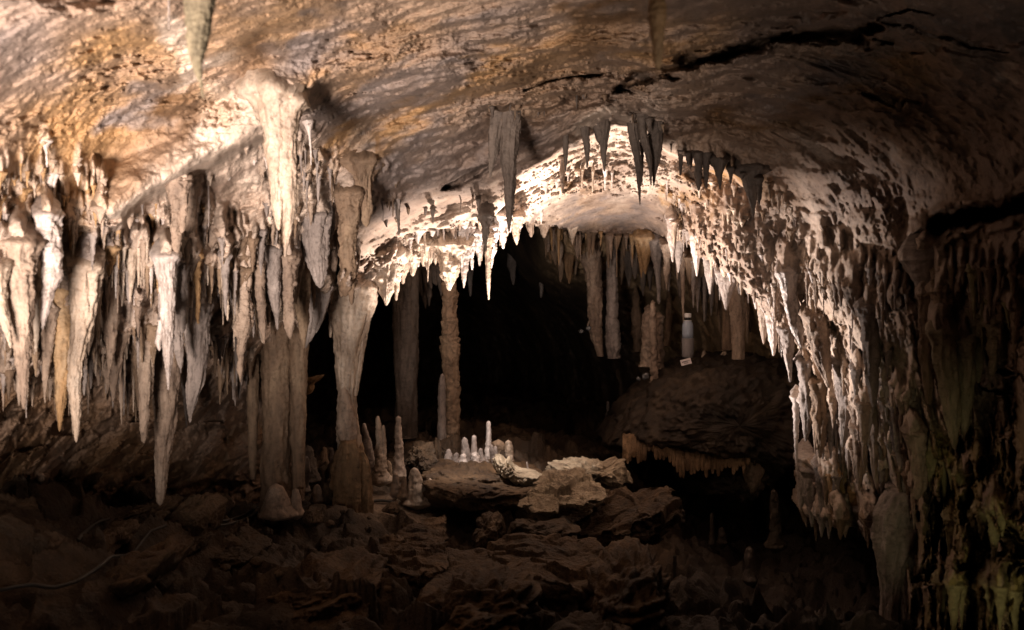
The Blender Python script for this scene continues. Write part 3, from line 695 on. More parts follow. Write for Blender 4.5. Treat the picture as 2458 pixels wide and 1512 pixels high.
# the bright pair
st('bright cream twin-tipped stalactite, largest on the lit roof at left', 'cream', [(655, 232, 50), (660, 275, 36), (664, 330, 27), (664, 420, 19), (666, 480, 15), (667, 520, 10), (669, 553, 4)], [(686, 250, 34), (690, 290, 24), (692, 360, 20), (695, 430, 19), (696, 480, 17), (692, 530, 12), (687, 580, 6), (684, 618, 2)], off=.16, knob=.10, flute=.16)
st('knobbly thin straw just left of the bright cream twin-tipped stalactite', 'tan', [(628, 400, 6), (629, 430, 4), (628, 462, 2)], knob=.35)
st('peach stalactite with a bulging root hanging from the bright flowstone shelf at left', 'tan', [(428, 430, 24), (426, 470, 20), (424, 520, 14), (423, 560, 13), (424, 585, 9), (423, 606, 6), (422, 628, 2)], [(440, 440, 16), (440, 500, 10), (437, 560, 5)], off=.05, knob=.22)
st('broad tan stalactite with a thin grooved tip beside the peach one on the flowstone shelf', 'tan', [(462, 430, 20), (460, 490, 17), (458, 545, 14), (453, 590, 10), (449, 620, 4), (446, 650, 1.5)], off=.02, knob=.15)
st('orange knobbly straw hanging free below the broad tan stalactite', 'ochre', [(468, 612, 12), (472, 650, 10), (475, 690, 6), (475, 730, 5), (474, 760, 4), (475, 778, 1.5)], off=.1, knob=.3)
st('leaning wedge of pale flowstone ending in a point at the edge of the dark recess', 'tan', [(522, 545, 16), (512, 570, 16), (502, 592, 10), (494, 614, 2)], knob=.1)
# main left curtain
st('whitish blade stalactite cut by the left picture edge', 'cream', [(-14, 640, 30), (-6, 700, 22), (6, 750, 15), (16, 790, 9), (22, 815, 5), (26, 836, 1.6)], off=.12)
st('very wide tan stalactite with a pale tip, second from the left picture edge', 'tan', [(40, 590, 40), (44, 660, 38), (50, 720, 34), (53, 780, 26), (53, 830, 21), (55, 880, 16), (58, 930, 9), (58, 982, 2)], off=.22, flute=.16)
st('pure white bulging stalactite with the whitest surface of the left curtain', 'white', [(112, 520, 26), (112, 570, 32), (124, 620, 28), (122, 670, 24), (113, 720, 14), (106, 760, 7), (102, 792, 2)], off=.32, knob=.18)
st('thin white stalactite hanging straight between the very wide and the brown banded one', 'cream', [(88, 660, 12), (88, 730, 9), (88, 790, 6.5), (87, 820, 5), (87, 845, 2)], off=.3)
st('narrow brown banded stalactite right of the very wide one', 'tan', [(118, 740, 20), (116, 800, 16), (113, 850, 12), (110, 890, 8), (108, 930, 4), (108, 968, 1.5)], off=.25, band=.12)
st('orange stalactite, the most strongly coloured of the left curtain', 'ochre', [(150, 700, 26), (152, 780, 25), (152, 850, 22), (150, 910, 17), (147, 970, 11), (144, 1010, 6), (143, 1036, 2)], off=.22, knob=.16)
st('broad lilac-white blade stalactite sweeping down to a cream point', 'cream', [(202, 640, 34), (204, 700, 34), (200, 760, 30), (190, 820, 22), (182, 870, 18), (180, 920, 17), (182, 980, 12), (183, 1030, 6), (183, 1062, 2)], off=.34, flute=.18, knob=.1)
st('short sharp white stalactite between the lilac blade and the peach cluster', 'cream', [(234, 700, 9), (235, 760, 6), (236, 800, 4), (237, 829, 1.5)], off=.2)
st('peach double stalactite right of the lilac blade', 'tan', [(258, 690, 24), (262, 740, 23), (265, 790, 18), (266, 830, 11), (263, 870, 6), (261, 898, 1.6)], off=.2, flute=.15)
st('blunt mauve-brown stalactite reaching below the peach double one', 'tan', [(285, 800, 22), (280, 850, 18), (275, 890, 13), (273, 930, 8), (272, 964, 2.5)], off=.08, band=.06)
st('white carrot-shaped stalactite among thin straws under the tan overhang', 'cream', [(316, 600, 14), (317, 640, 10), (315, 680, 6), (312, 726, 1.5)], off=.15)
st('long thin cream straw left of the white carrot-shaped stalactite', 'cream', [(293, 640, 7), (294, 690, 4.5), (293, 736, 1.5)], off=.16)
st('straight cream straw right of the white carrot-shaped stalactite', 'cream', [(333, 590, 6), (333, 640, 4.5), (333, 685, 1.5)], off=.12)
st('pale straw hanging alone between the tan overhang and the bluish stalactite', 'white', [(362, 640, 6), (363, 675, 4), (363, 706, 1.4)], off=.1)
st('bluish-white stalactite with a sharp tip in front of the lowest hanging one', 'white', [(398, 620, 26), (402, 690, 22), (402, 760, 19), (403, 820, 15), (404, 870, 9), (404, 910, 4), (404, 936, 1.6)], [(390, 770, 8), (384, 800, 9), (380, 825, 7), (383, 842, 3)], off=.45, knob=.07, flute=.14)
st('stout mauve stalactite with a rounded tip left of the lowest hanging one', 'tan', [(352, 820, 26), (350, 880, 20), (347, 940, 15), (345, 1000, 11), (345, 1040, 8), (345, 1064, 4)], off=.25, band=.05, flute=.12)
st('longest stalactite of the left curtain, grooved and pinkish, its tip the lowest of all', 'tan', [(402, 830, 34), (402, 900, 33), (400, 960, 31), (397, 1010, 28), (393, 1060, 22), (389, 1110, 17), (386, 1160, 13), (385, 1195, 10), (384, 1214, 5)], off=.36, flute=.2, knob=.05, nf=4)
st('fluted mauve stalactite with several ribs right of the longest one', 'grey', [(472, 740, 30), (474, 800, 29), (474, 860, 26), (468, 920, 20), (461, 960, 12), (457, 990, 6), (456, 1015, 2)], [(488, 760, 14), (488, 840, 12), (480, 900, 8), (472, 950, 3)], off=.28, flute=.22, knob=.05, nf=7)
st('grey ribbed drip sheet above the bluish-white stalactite', 'grey', [(418, 650, 22), (420, 720, 20), (424, 790, 14), (430, 850, 10), (434, 886, 3)], [(440, 640, 16), (440, 720, 12), (438, 800, 5)], off=.2, flute=.2)
# knobbly orange one with the hollow frame above it
st('banded tan stalactite swelling like a turnip above a knotted thin tail', 'tan', [(583, 690, 13), (585, 716, 16), (584, 735, 22), (585, 760, 23), (584, 785, 24), (582, 808, 17), (579, 822, 9), (578, 840, 9), (578, 860, 7.5), (576, 880, 8), (577, 898, 5), (578, 918, 1.6)], [(578, 612, 8), (580, 660, 6), (583, 695, 8)], [(597, 612, 7), (600, 650, 6), (596, 695, 8)], off=.55, band=.2, knob=.16)
st('crooked cream drip left of the banded turnip-shaped stalactite', 'cream', [(535, 665, 8), (538, 690, 9), (543, 715, 6), (546, 745, 4), (546, 770, 1.4)], off=.3, knob=.3)
st('cream knobbly drip at the right shoulder of the banded turnip-shaped stalactite', 'cream', [(612, 680, 9), (622, 730, 10), (627, 780, 8), (631, 824, 2)], off=.4, knob=.25)
# the hanging bank between the left wall and the columns
st('dark-bellied stalactite with knobbly ends just left of the hourglass column', 'brown', [(836, 470, 26), (838, 530, 23), (836, 572, 21), (836, 600, 19), (836, 650, 18), (832, 690, 17), (828, 712, 12)], [(842, 680, 10), (843, 715, 6), (844, 732, 3)], [(824, 670, 9), (822, 700, 7), (821, 714, 4)], off=.35, knob=.16, band=.08)
st('massive grey fluted stalactite bunch beside the dark-bellied one', 'grey', [(758, 520, 26), (756, 570, 27), (758, 620, 24), (764, 660, 16), (768, 692, 5)], [(740, 540, 14), (742, 610, 12), (746, 650, 4)], [(778, 540, 12), (780, 600, 9), (782, 650, 3)], off=.2, flute=.24)
st('short grey club-shaped drip on the roof above the massive fluted bunch', 'grey', [(794, 500, 9), (796, 530, 10), (795, 560, 5), (795, 574, 2)], [(784, 510, 7), (783, 548, 6), (783, 572, 2)], off=.1)
st('tan stalactite with a ragged end hanging in front of the thick left column', 'tan', [(688, 620, 20), (690, 680, 19), (692, 730, 15), (694, 770, 13), (695, 800, 8), (696, 814, 3)], off=.45, knob=.22)
st('stubby brown stalactite right of the ragged tan one, against the column top', 'brown', [(724, 640, 19), (726, 700, 18), (726, 760, 16), (728, 800, 9), (729, 836, 2)], off=.35, knob=.14)
spire('flowstone_drapery', 'thin triangular flowstone curtain sloping from the column top towards the hourglass column', 'drapery', 'grey', [[(752, 690, 14), (748, 740, 14), (742, 790, 10), (734, 836, 3)], [(768, 690, 14), (764, 740, 12), (754, 790, 7), (742, 822, 3)], [(784, 690, 12), (780, 730, 9), (770, 770, 5), (758, 800, 2)]], off=.22, flute=.16)
st('slender mauve stalactite left of the ragged tan one', 'grey', [(652, 600, 18), (656, 660, 17), (660, 720, 12), (664, 760, 6), (666, 792, 2)], off=.3)
st('rough brown drip hanging over the left shoulder of the thick column', 'tan', [(622, 640, 14), (624, 700, 13), (628, 760, 10), (632, 800, 6), (634, 826, 2)], off=.25, knob=.2)
st('brown fluted stalactite on the wall under the sloping ochre roof rib', 'brown', [(866, 392, 34), (868, 425, 26), (870, 460, 23), (874, 500, 18), (880, 545, 7)], off=.05, flute=.22)
st('narrow brown rib of dripstone left of the brown fluted stalactite', 'brown', [(822, 420, 10), (824, 470, 10), (826, 520, 6)], off=.03)
st('dark thin drip at the left foot of the bright arch rim', 'umber', [(955, 480, 6), (956, 520, 4), (958, 566, 1.5)], off=.12)
# small repeats along the left wall: drips between the larger ones
rs = random.Random(11)
def scatter(spec, label, group, mats, hw=(2.5, 6), ln=(30, 90), off=(.02, .2), **kw):
    for (x0, y0, x1, y1, n) in spec:
        for k in range(n):
            t = (k + rs.uniform(.1, .9)) / n
            x = x0 + (x1 - x0) * t; y = y0 + (y1 - y0) * t + rs.uniform(-10, 10)
            L = rs.uniform(*ln) * rs.uniform(.7, 1.1); h = rs.uniform(*hw); b = rs.uniform(-2, 2)
            if 250 < x < 720 and y < np.interp(x, [p_[0] for p_ in SHELF], [p_[1] for p_ in SHELF]) + 34: y += 70
            st(label, rs.choice(mats), [(x, y, h * 1.2), (x + b * .4, y + L * .35, h * .85), (x + b, y + L * .7, h * .5), (x + b, y + L, 1.1)], group=group, off=rs.uniform(*off), knob=rs.uniform(.1, .3), flute=.12, **kw)
scatter([(0, 560, 80, 575, 4), (170, 570, 290, 560, 7), (280, 585, 360, 580, 8), (370, 590, 470, 575, 7)], 'small tan drip in the upper row of the left curtain', 'upper drips of the left curtain', ['tan', 'cream', 'ochre', 'grey'], hw=(3, 8), ln=(40, 120))
scatter([(10, 800, 260, 860, 8), (230, 880, 330, 900, 6), (320, 760, 480, 760, 9)], 'small brown drip low on the wall behind the left curtain', 'lower drips behind the left curtain', ['brown', 'tan', 'grey'], hw=(3, 9), ln=(50, 150), off=(.0, .1), pile=TINY)
scatter([(600, 570, 690, 560, 5), (690, 600, 800, 640, 8), (610, 720, 660, 730, 4)], 'small grey drip in the crowded bank above the thick column', 'drips above the thick column', ['grey', 'tan', 'brown'], hw=(4, 10), ln=(50, 130), off=(.05, .3))
scatter([(860, 440, 960, 480, 5), (730, 430, 850, 420, 4)], 'small dark drip on the shaded roof above the hourglass column', 'drips on the shaded roof', ['brown', 'grey'], hw=(2.5, 6), ln=(30, 90), off=(.0, .08))
scatter([(505, 640, 570, 650, 4)], 'short grey drip at the dark recess beside the turnip-shaped stalactite', 'drips at the dark recess', ['grey', 'brown'], hw=(4, 8), ln=(50, 120), off=(.1, .3))

# the uncountable drips and straws that roughen the wall between them
for (x0, y0, x1, y1, n, h, l, mats) in [(-20, 400, 480, 470, 70, (2, 6), (14, 60), ['tan', 'ochre', 'cream']), (-20, 500, 500, 540, 80, (2.5, 7), (20, 90), ['tan', 'cream', 'grey', 'ochre']), (-20, 620, 500, 640, 75, (3, 8), (30, 120), ['tan', 'grey', 'cream', 'brown']), (-20, 600, 510, 620, 12, (9, 18), (70, 190), ['tan', 'grey', 'brown', 'ochre']), (-20, 760, 500, 800, 10, (9, 17), (80, 200), ['tan', 'grey', 'brown']), (-20, 480, 420, 500, 16, (8, 15), (50, 130), ['tan', 'ochre', 'brown']), (500, 600, 800, 640, 20, (9, 17), (60, 170), ['grey', 'tan', 'brown']),
        (-20, 740, 500, 780, 50, (3, 8), (40, 140), ['tan', 'grey', 'brown']), (0, 880, 480, 900, 50, (3, 9), (40, 130), ['tan', 'brown', 'grey']), (490, 560, 640, 600, 36, (2.5, 6), (20, 80), ['grey', 'tan', 'brown']), (500, 680, 640, 700, 40, (3, 9), (40, 130), ['grey', 'brown']), (510, 820, 620, 860, 26, (4, 9), (50, 140), ['grey', 'brown']),
        (640, 520, 860, 560, 60, (3, 8), (24, 100), ['grey', 'tan', 'brown']), (640, 630, 800, 660, 50, (3, 9), (30, 110), ['grey', 'tan', 'brown']), (720, 380, 960, 470, 40, (2, 5), (14, 60), ['brown', 'grey']), (300, 500, 720, 330, 26, (2, 5), (12, 40), ['cream', 'white', 'tan']), (-20, 620, 620, 640, 60, (2.5, 5), (60, 170), ['cream', 'white', 'tan']), (-20, 800, 520, 820, 40, (3, 5.5), (60, 150), ['tan', 'cream', 'grey'])]:
    for k in range(n):
        x = rs.uniform(x0, x1); y = np.interp(x, [x0, x1], [y0, y1]) + rs.gauss(0, 26); L = rs.uniform(*l) * rs.uniform(.4, 1.1); hh = rs.uniform(*h); b = rs.uniform(-2, 2)
        if x > 735 and y > 690: continue
        if 250 < x < 720 and y < np.interp(x, [p_[0] for p_ in SHELF], [p_[1] for p_ in SHELF]) + 34: continue
        st('', rs.choice(mats), [(x, y, hh * 1.2), (x + b * .4, y + L * .35, hh * .85), (x + b, y + L * .7, hh * .5), (x + b, y + L, 1.0)], off=rs.uniform(0, .10), knob=rs.uniform(.1, .3), flute=.12, pile=TINY)
# ------------------------------------------------------------------ dark stalactites on the lip, seen against the lit vault
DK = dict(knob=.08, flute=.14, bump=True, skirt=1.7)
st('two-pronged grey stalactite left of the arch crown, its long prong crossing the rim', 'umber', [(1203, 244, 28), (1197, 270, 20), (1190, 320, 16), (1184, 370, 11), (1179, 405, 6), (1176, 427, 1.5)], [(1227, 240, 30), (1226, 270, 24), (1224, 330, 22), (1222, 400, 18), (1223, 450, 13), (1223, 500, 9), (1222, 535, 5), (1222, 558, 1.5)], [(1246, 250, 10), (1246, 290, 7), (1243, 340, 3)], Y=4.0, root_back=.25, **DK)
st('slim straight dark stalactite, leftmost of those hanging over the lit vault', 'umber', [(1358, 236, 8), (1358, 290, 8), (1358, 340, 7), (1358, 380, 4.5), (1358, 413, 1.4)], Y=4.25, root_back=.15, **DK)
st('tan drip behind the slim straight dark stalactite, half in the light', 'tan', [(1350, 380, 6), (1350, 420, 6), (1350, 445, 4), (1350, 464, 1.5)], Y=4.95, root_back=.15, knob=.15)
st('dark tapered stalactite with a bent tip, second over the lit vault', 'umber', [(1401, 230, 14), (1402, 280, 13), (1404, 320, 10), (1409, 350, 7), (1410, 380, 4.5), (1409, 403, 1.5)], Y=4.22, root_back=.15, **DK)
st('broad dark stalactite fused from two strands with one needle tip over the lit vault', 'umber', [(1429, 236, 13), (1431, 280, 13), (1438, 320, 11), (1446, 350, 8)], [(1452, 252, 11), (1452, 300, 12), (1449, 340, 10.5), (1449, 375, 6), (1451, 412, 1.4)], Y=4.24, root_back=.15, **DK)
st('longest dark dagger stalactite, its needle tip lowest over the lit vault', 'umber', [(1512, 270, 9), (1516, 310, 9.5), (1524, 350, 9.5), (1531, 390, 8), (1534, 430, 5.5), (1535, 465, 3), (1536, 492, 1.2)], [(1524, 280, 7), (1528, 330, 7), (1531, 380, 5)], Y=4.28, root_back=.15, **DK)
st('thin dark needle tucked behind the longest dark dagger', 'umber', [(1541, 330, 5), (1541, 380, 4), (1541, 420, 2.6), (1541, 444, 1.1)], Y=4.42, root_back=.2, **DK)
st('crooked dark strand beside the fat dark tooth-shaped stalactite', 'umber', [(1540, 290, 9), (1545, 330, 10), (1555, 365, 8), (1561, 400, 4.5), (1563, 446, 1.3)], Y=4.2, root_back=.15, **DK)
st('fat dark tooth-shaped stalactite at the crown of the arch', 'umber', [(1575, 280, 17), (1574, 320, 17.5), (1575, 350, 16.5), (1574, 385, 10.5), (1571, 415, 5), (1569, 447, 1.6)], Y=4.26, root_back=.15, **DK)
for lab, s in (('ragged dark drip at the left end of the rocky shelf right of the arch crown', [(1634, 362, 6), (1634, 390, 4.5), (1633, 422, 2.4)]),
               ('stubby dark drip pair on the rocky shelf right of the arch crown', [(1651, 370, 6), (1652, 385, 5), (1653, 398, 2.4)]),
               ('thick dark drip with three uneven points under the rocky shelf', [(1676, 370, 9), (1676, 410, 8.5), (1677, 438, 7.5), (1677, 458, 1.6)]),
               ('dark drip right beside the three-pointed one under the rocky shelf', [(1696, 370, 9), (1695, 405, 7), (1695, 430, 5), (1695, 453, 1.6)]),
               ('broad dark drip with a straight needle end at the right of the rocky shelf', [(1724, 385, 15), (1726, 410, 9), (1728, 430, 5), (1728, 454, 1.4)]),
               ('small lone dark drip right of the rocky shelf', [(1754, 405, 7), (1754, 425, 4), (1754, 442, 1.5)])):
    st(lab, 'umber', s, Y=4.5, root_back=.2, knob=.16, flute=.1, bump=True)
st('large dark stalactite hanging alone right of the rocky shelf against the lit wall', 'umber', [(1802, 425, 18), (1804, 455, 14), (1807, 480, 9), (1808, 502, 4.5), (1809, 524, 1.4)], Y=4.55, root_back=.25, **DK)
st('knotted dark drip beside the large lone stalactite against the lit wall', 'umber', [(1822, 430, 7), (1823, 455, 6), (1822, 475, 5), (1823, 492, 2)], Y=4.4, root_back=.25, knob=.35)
def fringe(line, n, label, group, mats, hw, ln, Y, root_back=.12, seed=1, shape=(1.3, 1, .6), jit=8, **kw):
    r_ = random.Random(seed); L = np.array(line, float); t = np.linspace(0, 1, len(L))
    for k in range(n):
        u = (k + r_.uniform(.05, .95)) / n
        x, y = np.interp(u, t, L[:, 0]), np.interp(u, t, L[:, 1]) + r_.uniform(-jit, .75 * jit)
        l = r_.uniform(*ln) * (1 if r_.random() < .75 else 1.5); h = r_.uniform(*hw) * (.6 + .4 * l / ln[1]); b = r_.uniform(-2.5, 2.5); kind_ = r_.random(); shp = shape
        if shape[2] < .8 and kind_ < .3: shp = (1.25, 1.2, .95); l *= .6
        elif shape[2] < .8 and kind_ < .48: h *= .45; l *= 1.25; shp = (1.3, 1, .9)
        yy = Y(u) if callable(Y) else Y + r_.uniform(-.12, .12)
        st(label, r_.choice(mats), [(x, y, h * shp[0]), (x + b * .3, y + l * .3, h * shp[1]), (x + b * .6, y + l * .7, h * shp[2]), (x + b, y + l, .9)], Y=yy, root_back=root_back, group=group, knob=r_.uniform(.08, .26), flute=.14, **kw)
fringe([(1250, 245), (1330, 225), (1400, 222), (1480, 240)], 60, 'tiny brown drip on the roof among the dark stalactites over the vault', 'tiny roof drips over the vault', ['brown', 'umber'], (2, 6), (8, 46), 4.1, .25, 3, pile=TINY)
fringe([(1605, 350), (1660, 366), (1740, 388), (1800, 425)], 7, 'tiny dark drip under the rocky shelf right of the arch crown', 'tiny drips of the rocky shelf', ['umber'], (2, 4.5), (12, 34), 4.5, .25, 4, pile=TINY)
fringe([(900, 520), (1000, 505), (1100, 490), (1180, 470)], 7, 'tiny dark drip at the shaded edge above the bright left rim', 'tiny drips above the bright rim', ['umber', 'brown'], (2, 4), (12, 36), 4.72, .3, 5, pile=TINY)
# ------------------------------------------------------------------ the bright fringe, left half of the arch
B = dict(root_back=.12)
def br(label, *s, Y=5.2, mat='cream', **kw):
    s = [[(x, y, h * (1.3 if h > 2.6 else 1)) for x, y, h in q_] for q_ in s]
    st(label, mat, *s, Y=Y, **{**dict(root_back=.12, knob=.26, flute=.24, bump=True), **kw})
br('brilliantly lit ragged cone at the left of the bright arch rim, largest there', [(932, 618, 24), (931, 650, 21), (929, 690, 15), (928, 715, 8), (927, 734, 2)], [(946, 640, 9), (944, 680, 6)], [(914, 640, 9), (916, 670, 6)], Y=5.05, mat='cream', band=.12)
br('thin lit spike between the largest lit cone and the hourglass column', [(903, 670, 6), (903, 700, 4), (903, 729, 1.3)], Y=5.05)
br('narrow lit spike just right of the largest lit cone', [(951, 655, 8), (951, 690, 5), (951, 722, 1.4)], Y=5.1)
br('lit tan cone over the top of the dark straight column', [(968, 600, 15), (968, 640, 11), (967, 665, 6), (967, 683, 2)], Y=5.15, mat='tan')
br('stubby lit drip right of the tan cone over the dark straight column', [(991, 610, 9), (991, 640, 7), (990, 664, 2.5)], Y=5.2)
br('lit icicle-shaped drip in the left rim, fourth from the largest cone', [(1004, 590, 7), (1004, 620, 5), (1003, 642, 1.4)], Y=5.22, mat='white')
br('wide lit drip with a thin point over the gap between dark and knobbly columns', [(1022, 585, 14), (1023, 610, 10), (1025, 630, 5), (1026, 650, 1.4)], Y=5.24)
br('small lit drip left of the big lit cone above the knobbly column', [(1036, 592, 6), (1035, 612, 4), (1034, 635, 1.4)], Y=5.25)
br('big ragged lit cone directly above the knobbly column', [(1078, 590, 25), (1079, 620, 21), (1080, 650, 15), (1080, 675, 8), (1079, 699, 2)], [(1064, 600, 9), (1066, 640, 5)], [(1096, 600, 8), (1094, 640, 5)], Y=5.22, band=.1)
br('tall white icicle right of the big cone above the knobbly column', [(1116, 545, 13), (1116, 590, 10), (1115, 630, 7), (1114, 665, 4), (1113, 692, 1.3)], Y=5.25, mat='white')
br('white drip pair between the tall icicle and the long lit needle', [(1133, 570, 7), (1133, 610, 5), (1133, 649, 1.4)], [(1150, 560, 8), (1151, 600, 6), (1151, 639, 1.4)], Y=5.3, mat='white')
br('long lit needle, lowest tip of the bright left rim', [(1171, 570, 7), (1172, 620, 5.5), (1172, 670, 4), (1173, 721, 1.1)], Y=5.28, mat='cream', knob=.1)
br('white fin-like drip behind the long lit needle', [(1180, 560, 10), (1181, 600, 7), (1179, 646, 1.5)], Y=5.36, mat='white')
br('very bright thick drip under the crown side of the left rim', [(1204, 520, 13), (1206, 550, 9), (1208, 575, 5), (1208, 598, 1.5)], Y=5.36, mat='white')
br('bright drip beside the tip of the two-pronged grey stalactite', [(1226, 500, 10), (1225, 530, 6), (1224, 559, 1.5)], Y=5.45, mat='white')
br('bright narrow drip at the right end of the left rim', [(1246, 505, 9), (1246, 530, 6), (1246, 559, 1.5)], Y=5.55, mat='white')
br('brown drip with a white cap at the left end of the rear fringe', [(1273, 520, 10), (1274, 545, 6), (1275, 570, 1.5)], Y=6.2, mat='tan')
br('cream tooth at the left corner of the smooth slab ceiling', [(1306, 528, 12), (1307, 550, 7), (1306, 572, 1.5)], Y=6.5, mat='tan')
br('thin white straw above the left corner of the smooth slab ceiling', [(1298, 490, 5), (1299, 515, 3.5), (1299, 539, 1.2)], Y=5.9, mat='white')
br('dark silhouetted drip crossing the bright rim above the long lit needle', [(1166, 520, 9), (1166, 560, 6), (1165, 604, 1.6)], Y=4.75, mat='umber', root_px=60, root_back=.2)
fringe([(880, 650), (940, 628), (1010, 592), (1060, 585), (1110, 575), (1165, 560), (1210, 535), (1250, 520)], 34, 'small brightly lit drip in the left rim of the arch', 'lit drips of the left rim', ['cream', 'white', 'tan'], (5, 12), (22, 70), lambda u: 5.12 + .3 * u, .12, 8)
fringe([(905, 600), (960, 570), (1040, 555), (1120, 530), (1190, 500)], 22, 'tiny lit knob higher up on the bright left rim', 'lit knobs of the left rim', ['cream', 'white'], (4, 9), (14, 36), lambda u: 5.0 + .2 * u, .15, 9, pile=TINY)
fringe([(1300, 440), (1350, 425), (1420, 405), (1480, 420)], 9, 'tiny white drip on the lit vault behind the dark stalactites', 'lit drips on the vault', ['white', 'cream'], (3, 6), (18, 48), lambda u: 5.3 + .15 * u, .2, 10, pile=TINY)
# ------------------------------------------------------------------ the fringe, right half of the arch
fat = lambda q_: [(x, y, h * (1.28 if 0 < i < len(q_) - 1 else 1.05)) for i, (x, y, h) in enumerate(q_)]
R_ = lambda label, *s, Y=5.6, mat='white', **kw: st(label, mat, *[fat(q_) for q_ in s], Y=Y, **{**dict(root_back=.14, knob=.10, flute=.16, bump=True), **kw})
R_('white stalactite with straw-like ribs at the left end of the right-hand fringe', [(1612, 525, 10), (1613, 560, 9), (1614, 590, 7), (1615, 630, 1.5)], Y=5.75)
R_('grey spear behind the white ribbed stalactite of the right-hand fringe', [(1631, 575, 11), (1630, 600, 9), (1629, 630, 5), (1628, 655, 1.5)], Y=6.1, mat='grey')
R_('lilac-white spear with a wide root in the right-hand fringe', [(1671, 555, 13), (1671, 590, 10), (1672, 625, 6), (1673, 664, 1.4)], Y=5.6)
R_('large grey-lilac stalactite with two ribs in the right-hand fringe', [(1704, 595, 16), (1704, 630, 13), (1705, 670, 7), (1705, 707, 1.5)], Y=5.55, mat='grey')
R_('short grey point left of the blunt cream finger in the right-hand fringe', [(1722, 605, 11), (1722, 640, 9), (1722, 684, 2)], Y=5.6, mat='grey')
R_('blunt cream finger-shaped stalactite in the right-hand fringe', [(1734, 590, 11), (1736, 620, 11), (1738, 645, 8), (1739, 666, 3)], Y=5.35, mat='cream', band=.08)
R_('largest lilac stalactite of the right-hand fringe, a wide cone', [(1744, 655, 20), (1744, 680, 15), (1743, 715, 7), (1743, 744, 1.5)], Y=5.45, mat='grey')
R_('small cream drip over the root of the largest lilac cone', [(1757, 600, 9), (1757, 630, 8), (1757, 668, 2)], Y=5.35, mat='cream')
R_('pair of knobbly cream drips right of the largest lilac cone', [(1768, 615, 7), (1769, 640, 6), (1770, 662, 2)], [(1782, 620, 7), (1783, 650, 5), (1783, 686, 1.4)], Y=5.3, mat='cream', knob=.25)
R_('bluish narrow stalactite behind the knobbly cream pair', [(1774, 645, 8), (1775, 680, 6), (1775, 706, 1.5)], Y=5.5, mat='grey')
R_('bluish wider stalactite in the right-hand fringe, next to the lilac spear', [(1796, 645, 13), (1796, 680, 9), (1796, 709, 2)], Y=5.4, mat='grey')
R_('long lilac spear near the right end of the right-hand fringe', [(1813, 655, 14), (1814, 690, 11), (1815, 720, 6), (1815, 743, 1.6)], Y=5.3, mat='white')
R_('tall pale stalactite hanging down beside the flowstone column at the right wall', [(1830, 700, 12), (1832, 750, 10), (1833, 790, 7), (1833, 826, 1.6)], Y=5.25, mat='cream')
R_('long white stalactite at the right foot of the arch, beside the brightest wall', [(1850, 740, 13), (1853, 790, 10), (1856, 825, 6), (1857, 855, 1.6)], Y=5.2, mat='white')
fringe([(1600, 520), (1650, 560), (1700, 595), (1750, 625), (1810, 660), (1850, 720)], 30, 'small pale drip in the right-hand fringe of the arch', 'drips of the right-hand fringe', ['white', 'cream', 'tan', 'grey'], (3, 7), (22, 62), lambda u: 5.75 - .5 * u, .16, 12)

# dense tiers of small drips down the inner slope at right and along the left rim
rq = random.Random(77)
for (x0, y0, x1, y1, n, sp, h, l, mats, dY) in [(1600, 470, 1850, 690, 90, 26, (2.5, 6), (14, 50), ['white', 'cream', 'tan'], .0), (1680, 470, 1950, 700, 70, 30, (2.5, 6), (12, 44), ['cream', 'tan'], .0), (1850, 700, 1910, 900, 36, 18, (3, 7), (30, 80), ['white', 'cream', 'tan'], .0), (1760, 430, 2050, 700, 40, 36, (2.5, 6), (12, 50), ['tan', 'cream', 'brown'], .0),
        (1930, 680, 2180, 760, 16, 40, (3, 8), (24, 90), ['tan', 'brown', 'grey'], 0), (1930, 820, 2200, 880, 20, 40, (3, 9), (30, 110), ['tan', 'grey', 'brown'], 0), (1920, 960, 2200, 1000, 26, 44, (4, 11), (40, 150), ['grey', 'tan'], 0), (1930, 1080, 2200, 1100, 30, 30, (4, 11), (40, 120), ['grey', 'tan', 'brown'], 0), (1915, 1215, 2110, 1255, 46, 14, (4, 11), (24, 70), ['grey', 'brown', 'tan'], 0),
        (890, 640, 1200, 540, 90, 16, (4, 10), (14, 46), ['cream', 'white', 'tan'], 0)]:
    for k in range(n):
        u = rq.random(); x = x0 + (x1 - x0) * u + rq.gauss(0, sp * .5); y = y0 + (y1 - y0) * u + rq.gauss(0, sp)
        if inside(np.array([x]), np.array([y]), HOLE)[0] or inside(np.array([x]), np.array([y - 16]), HOLE)[0]: continue
        L = rq.uniform(*l) * rq.uniform(.5, 1.2); hh = rq.uniform(*h); b = rq.uniform(-2, 2)
        st('', rq.choice(mats), [(x, y, hh * 1.2), (x + b * .4, y + L * .35, hh * .85), (x + b, y + L * .7, hh * .5), (x + b, y + L, 1.0)], off=rq.uniform(0, .08), knob=rq.uniform(.1, .3), flute=.12, pile=TINY)

fringe([(1170, 262), (1230, 252), (1262, 246)], 22, 'tiny roof drip', 'tiny roof drips', ['umber', 'brown'], (2.5, 6), (8, 40), 3.95, .25, 31, pile=TINY)
fringe([(1495, 275), (1545, 285), (1600, 300)], 20, 'tiny roof drip', 'tiny roof drips', ['umber', 'brown'], (2.5, 6), (8, 36), 4.25, .25, 32, pile=TINY)
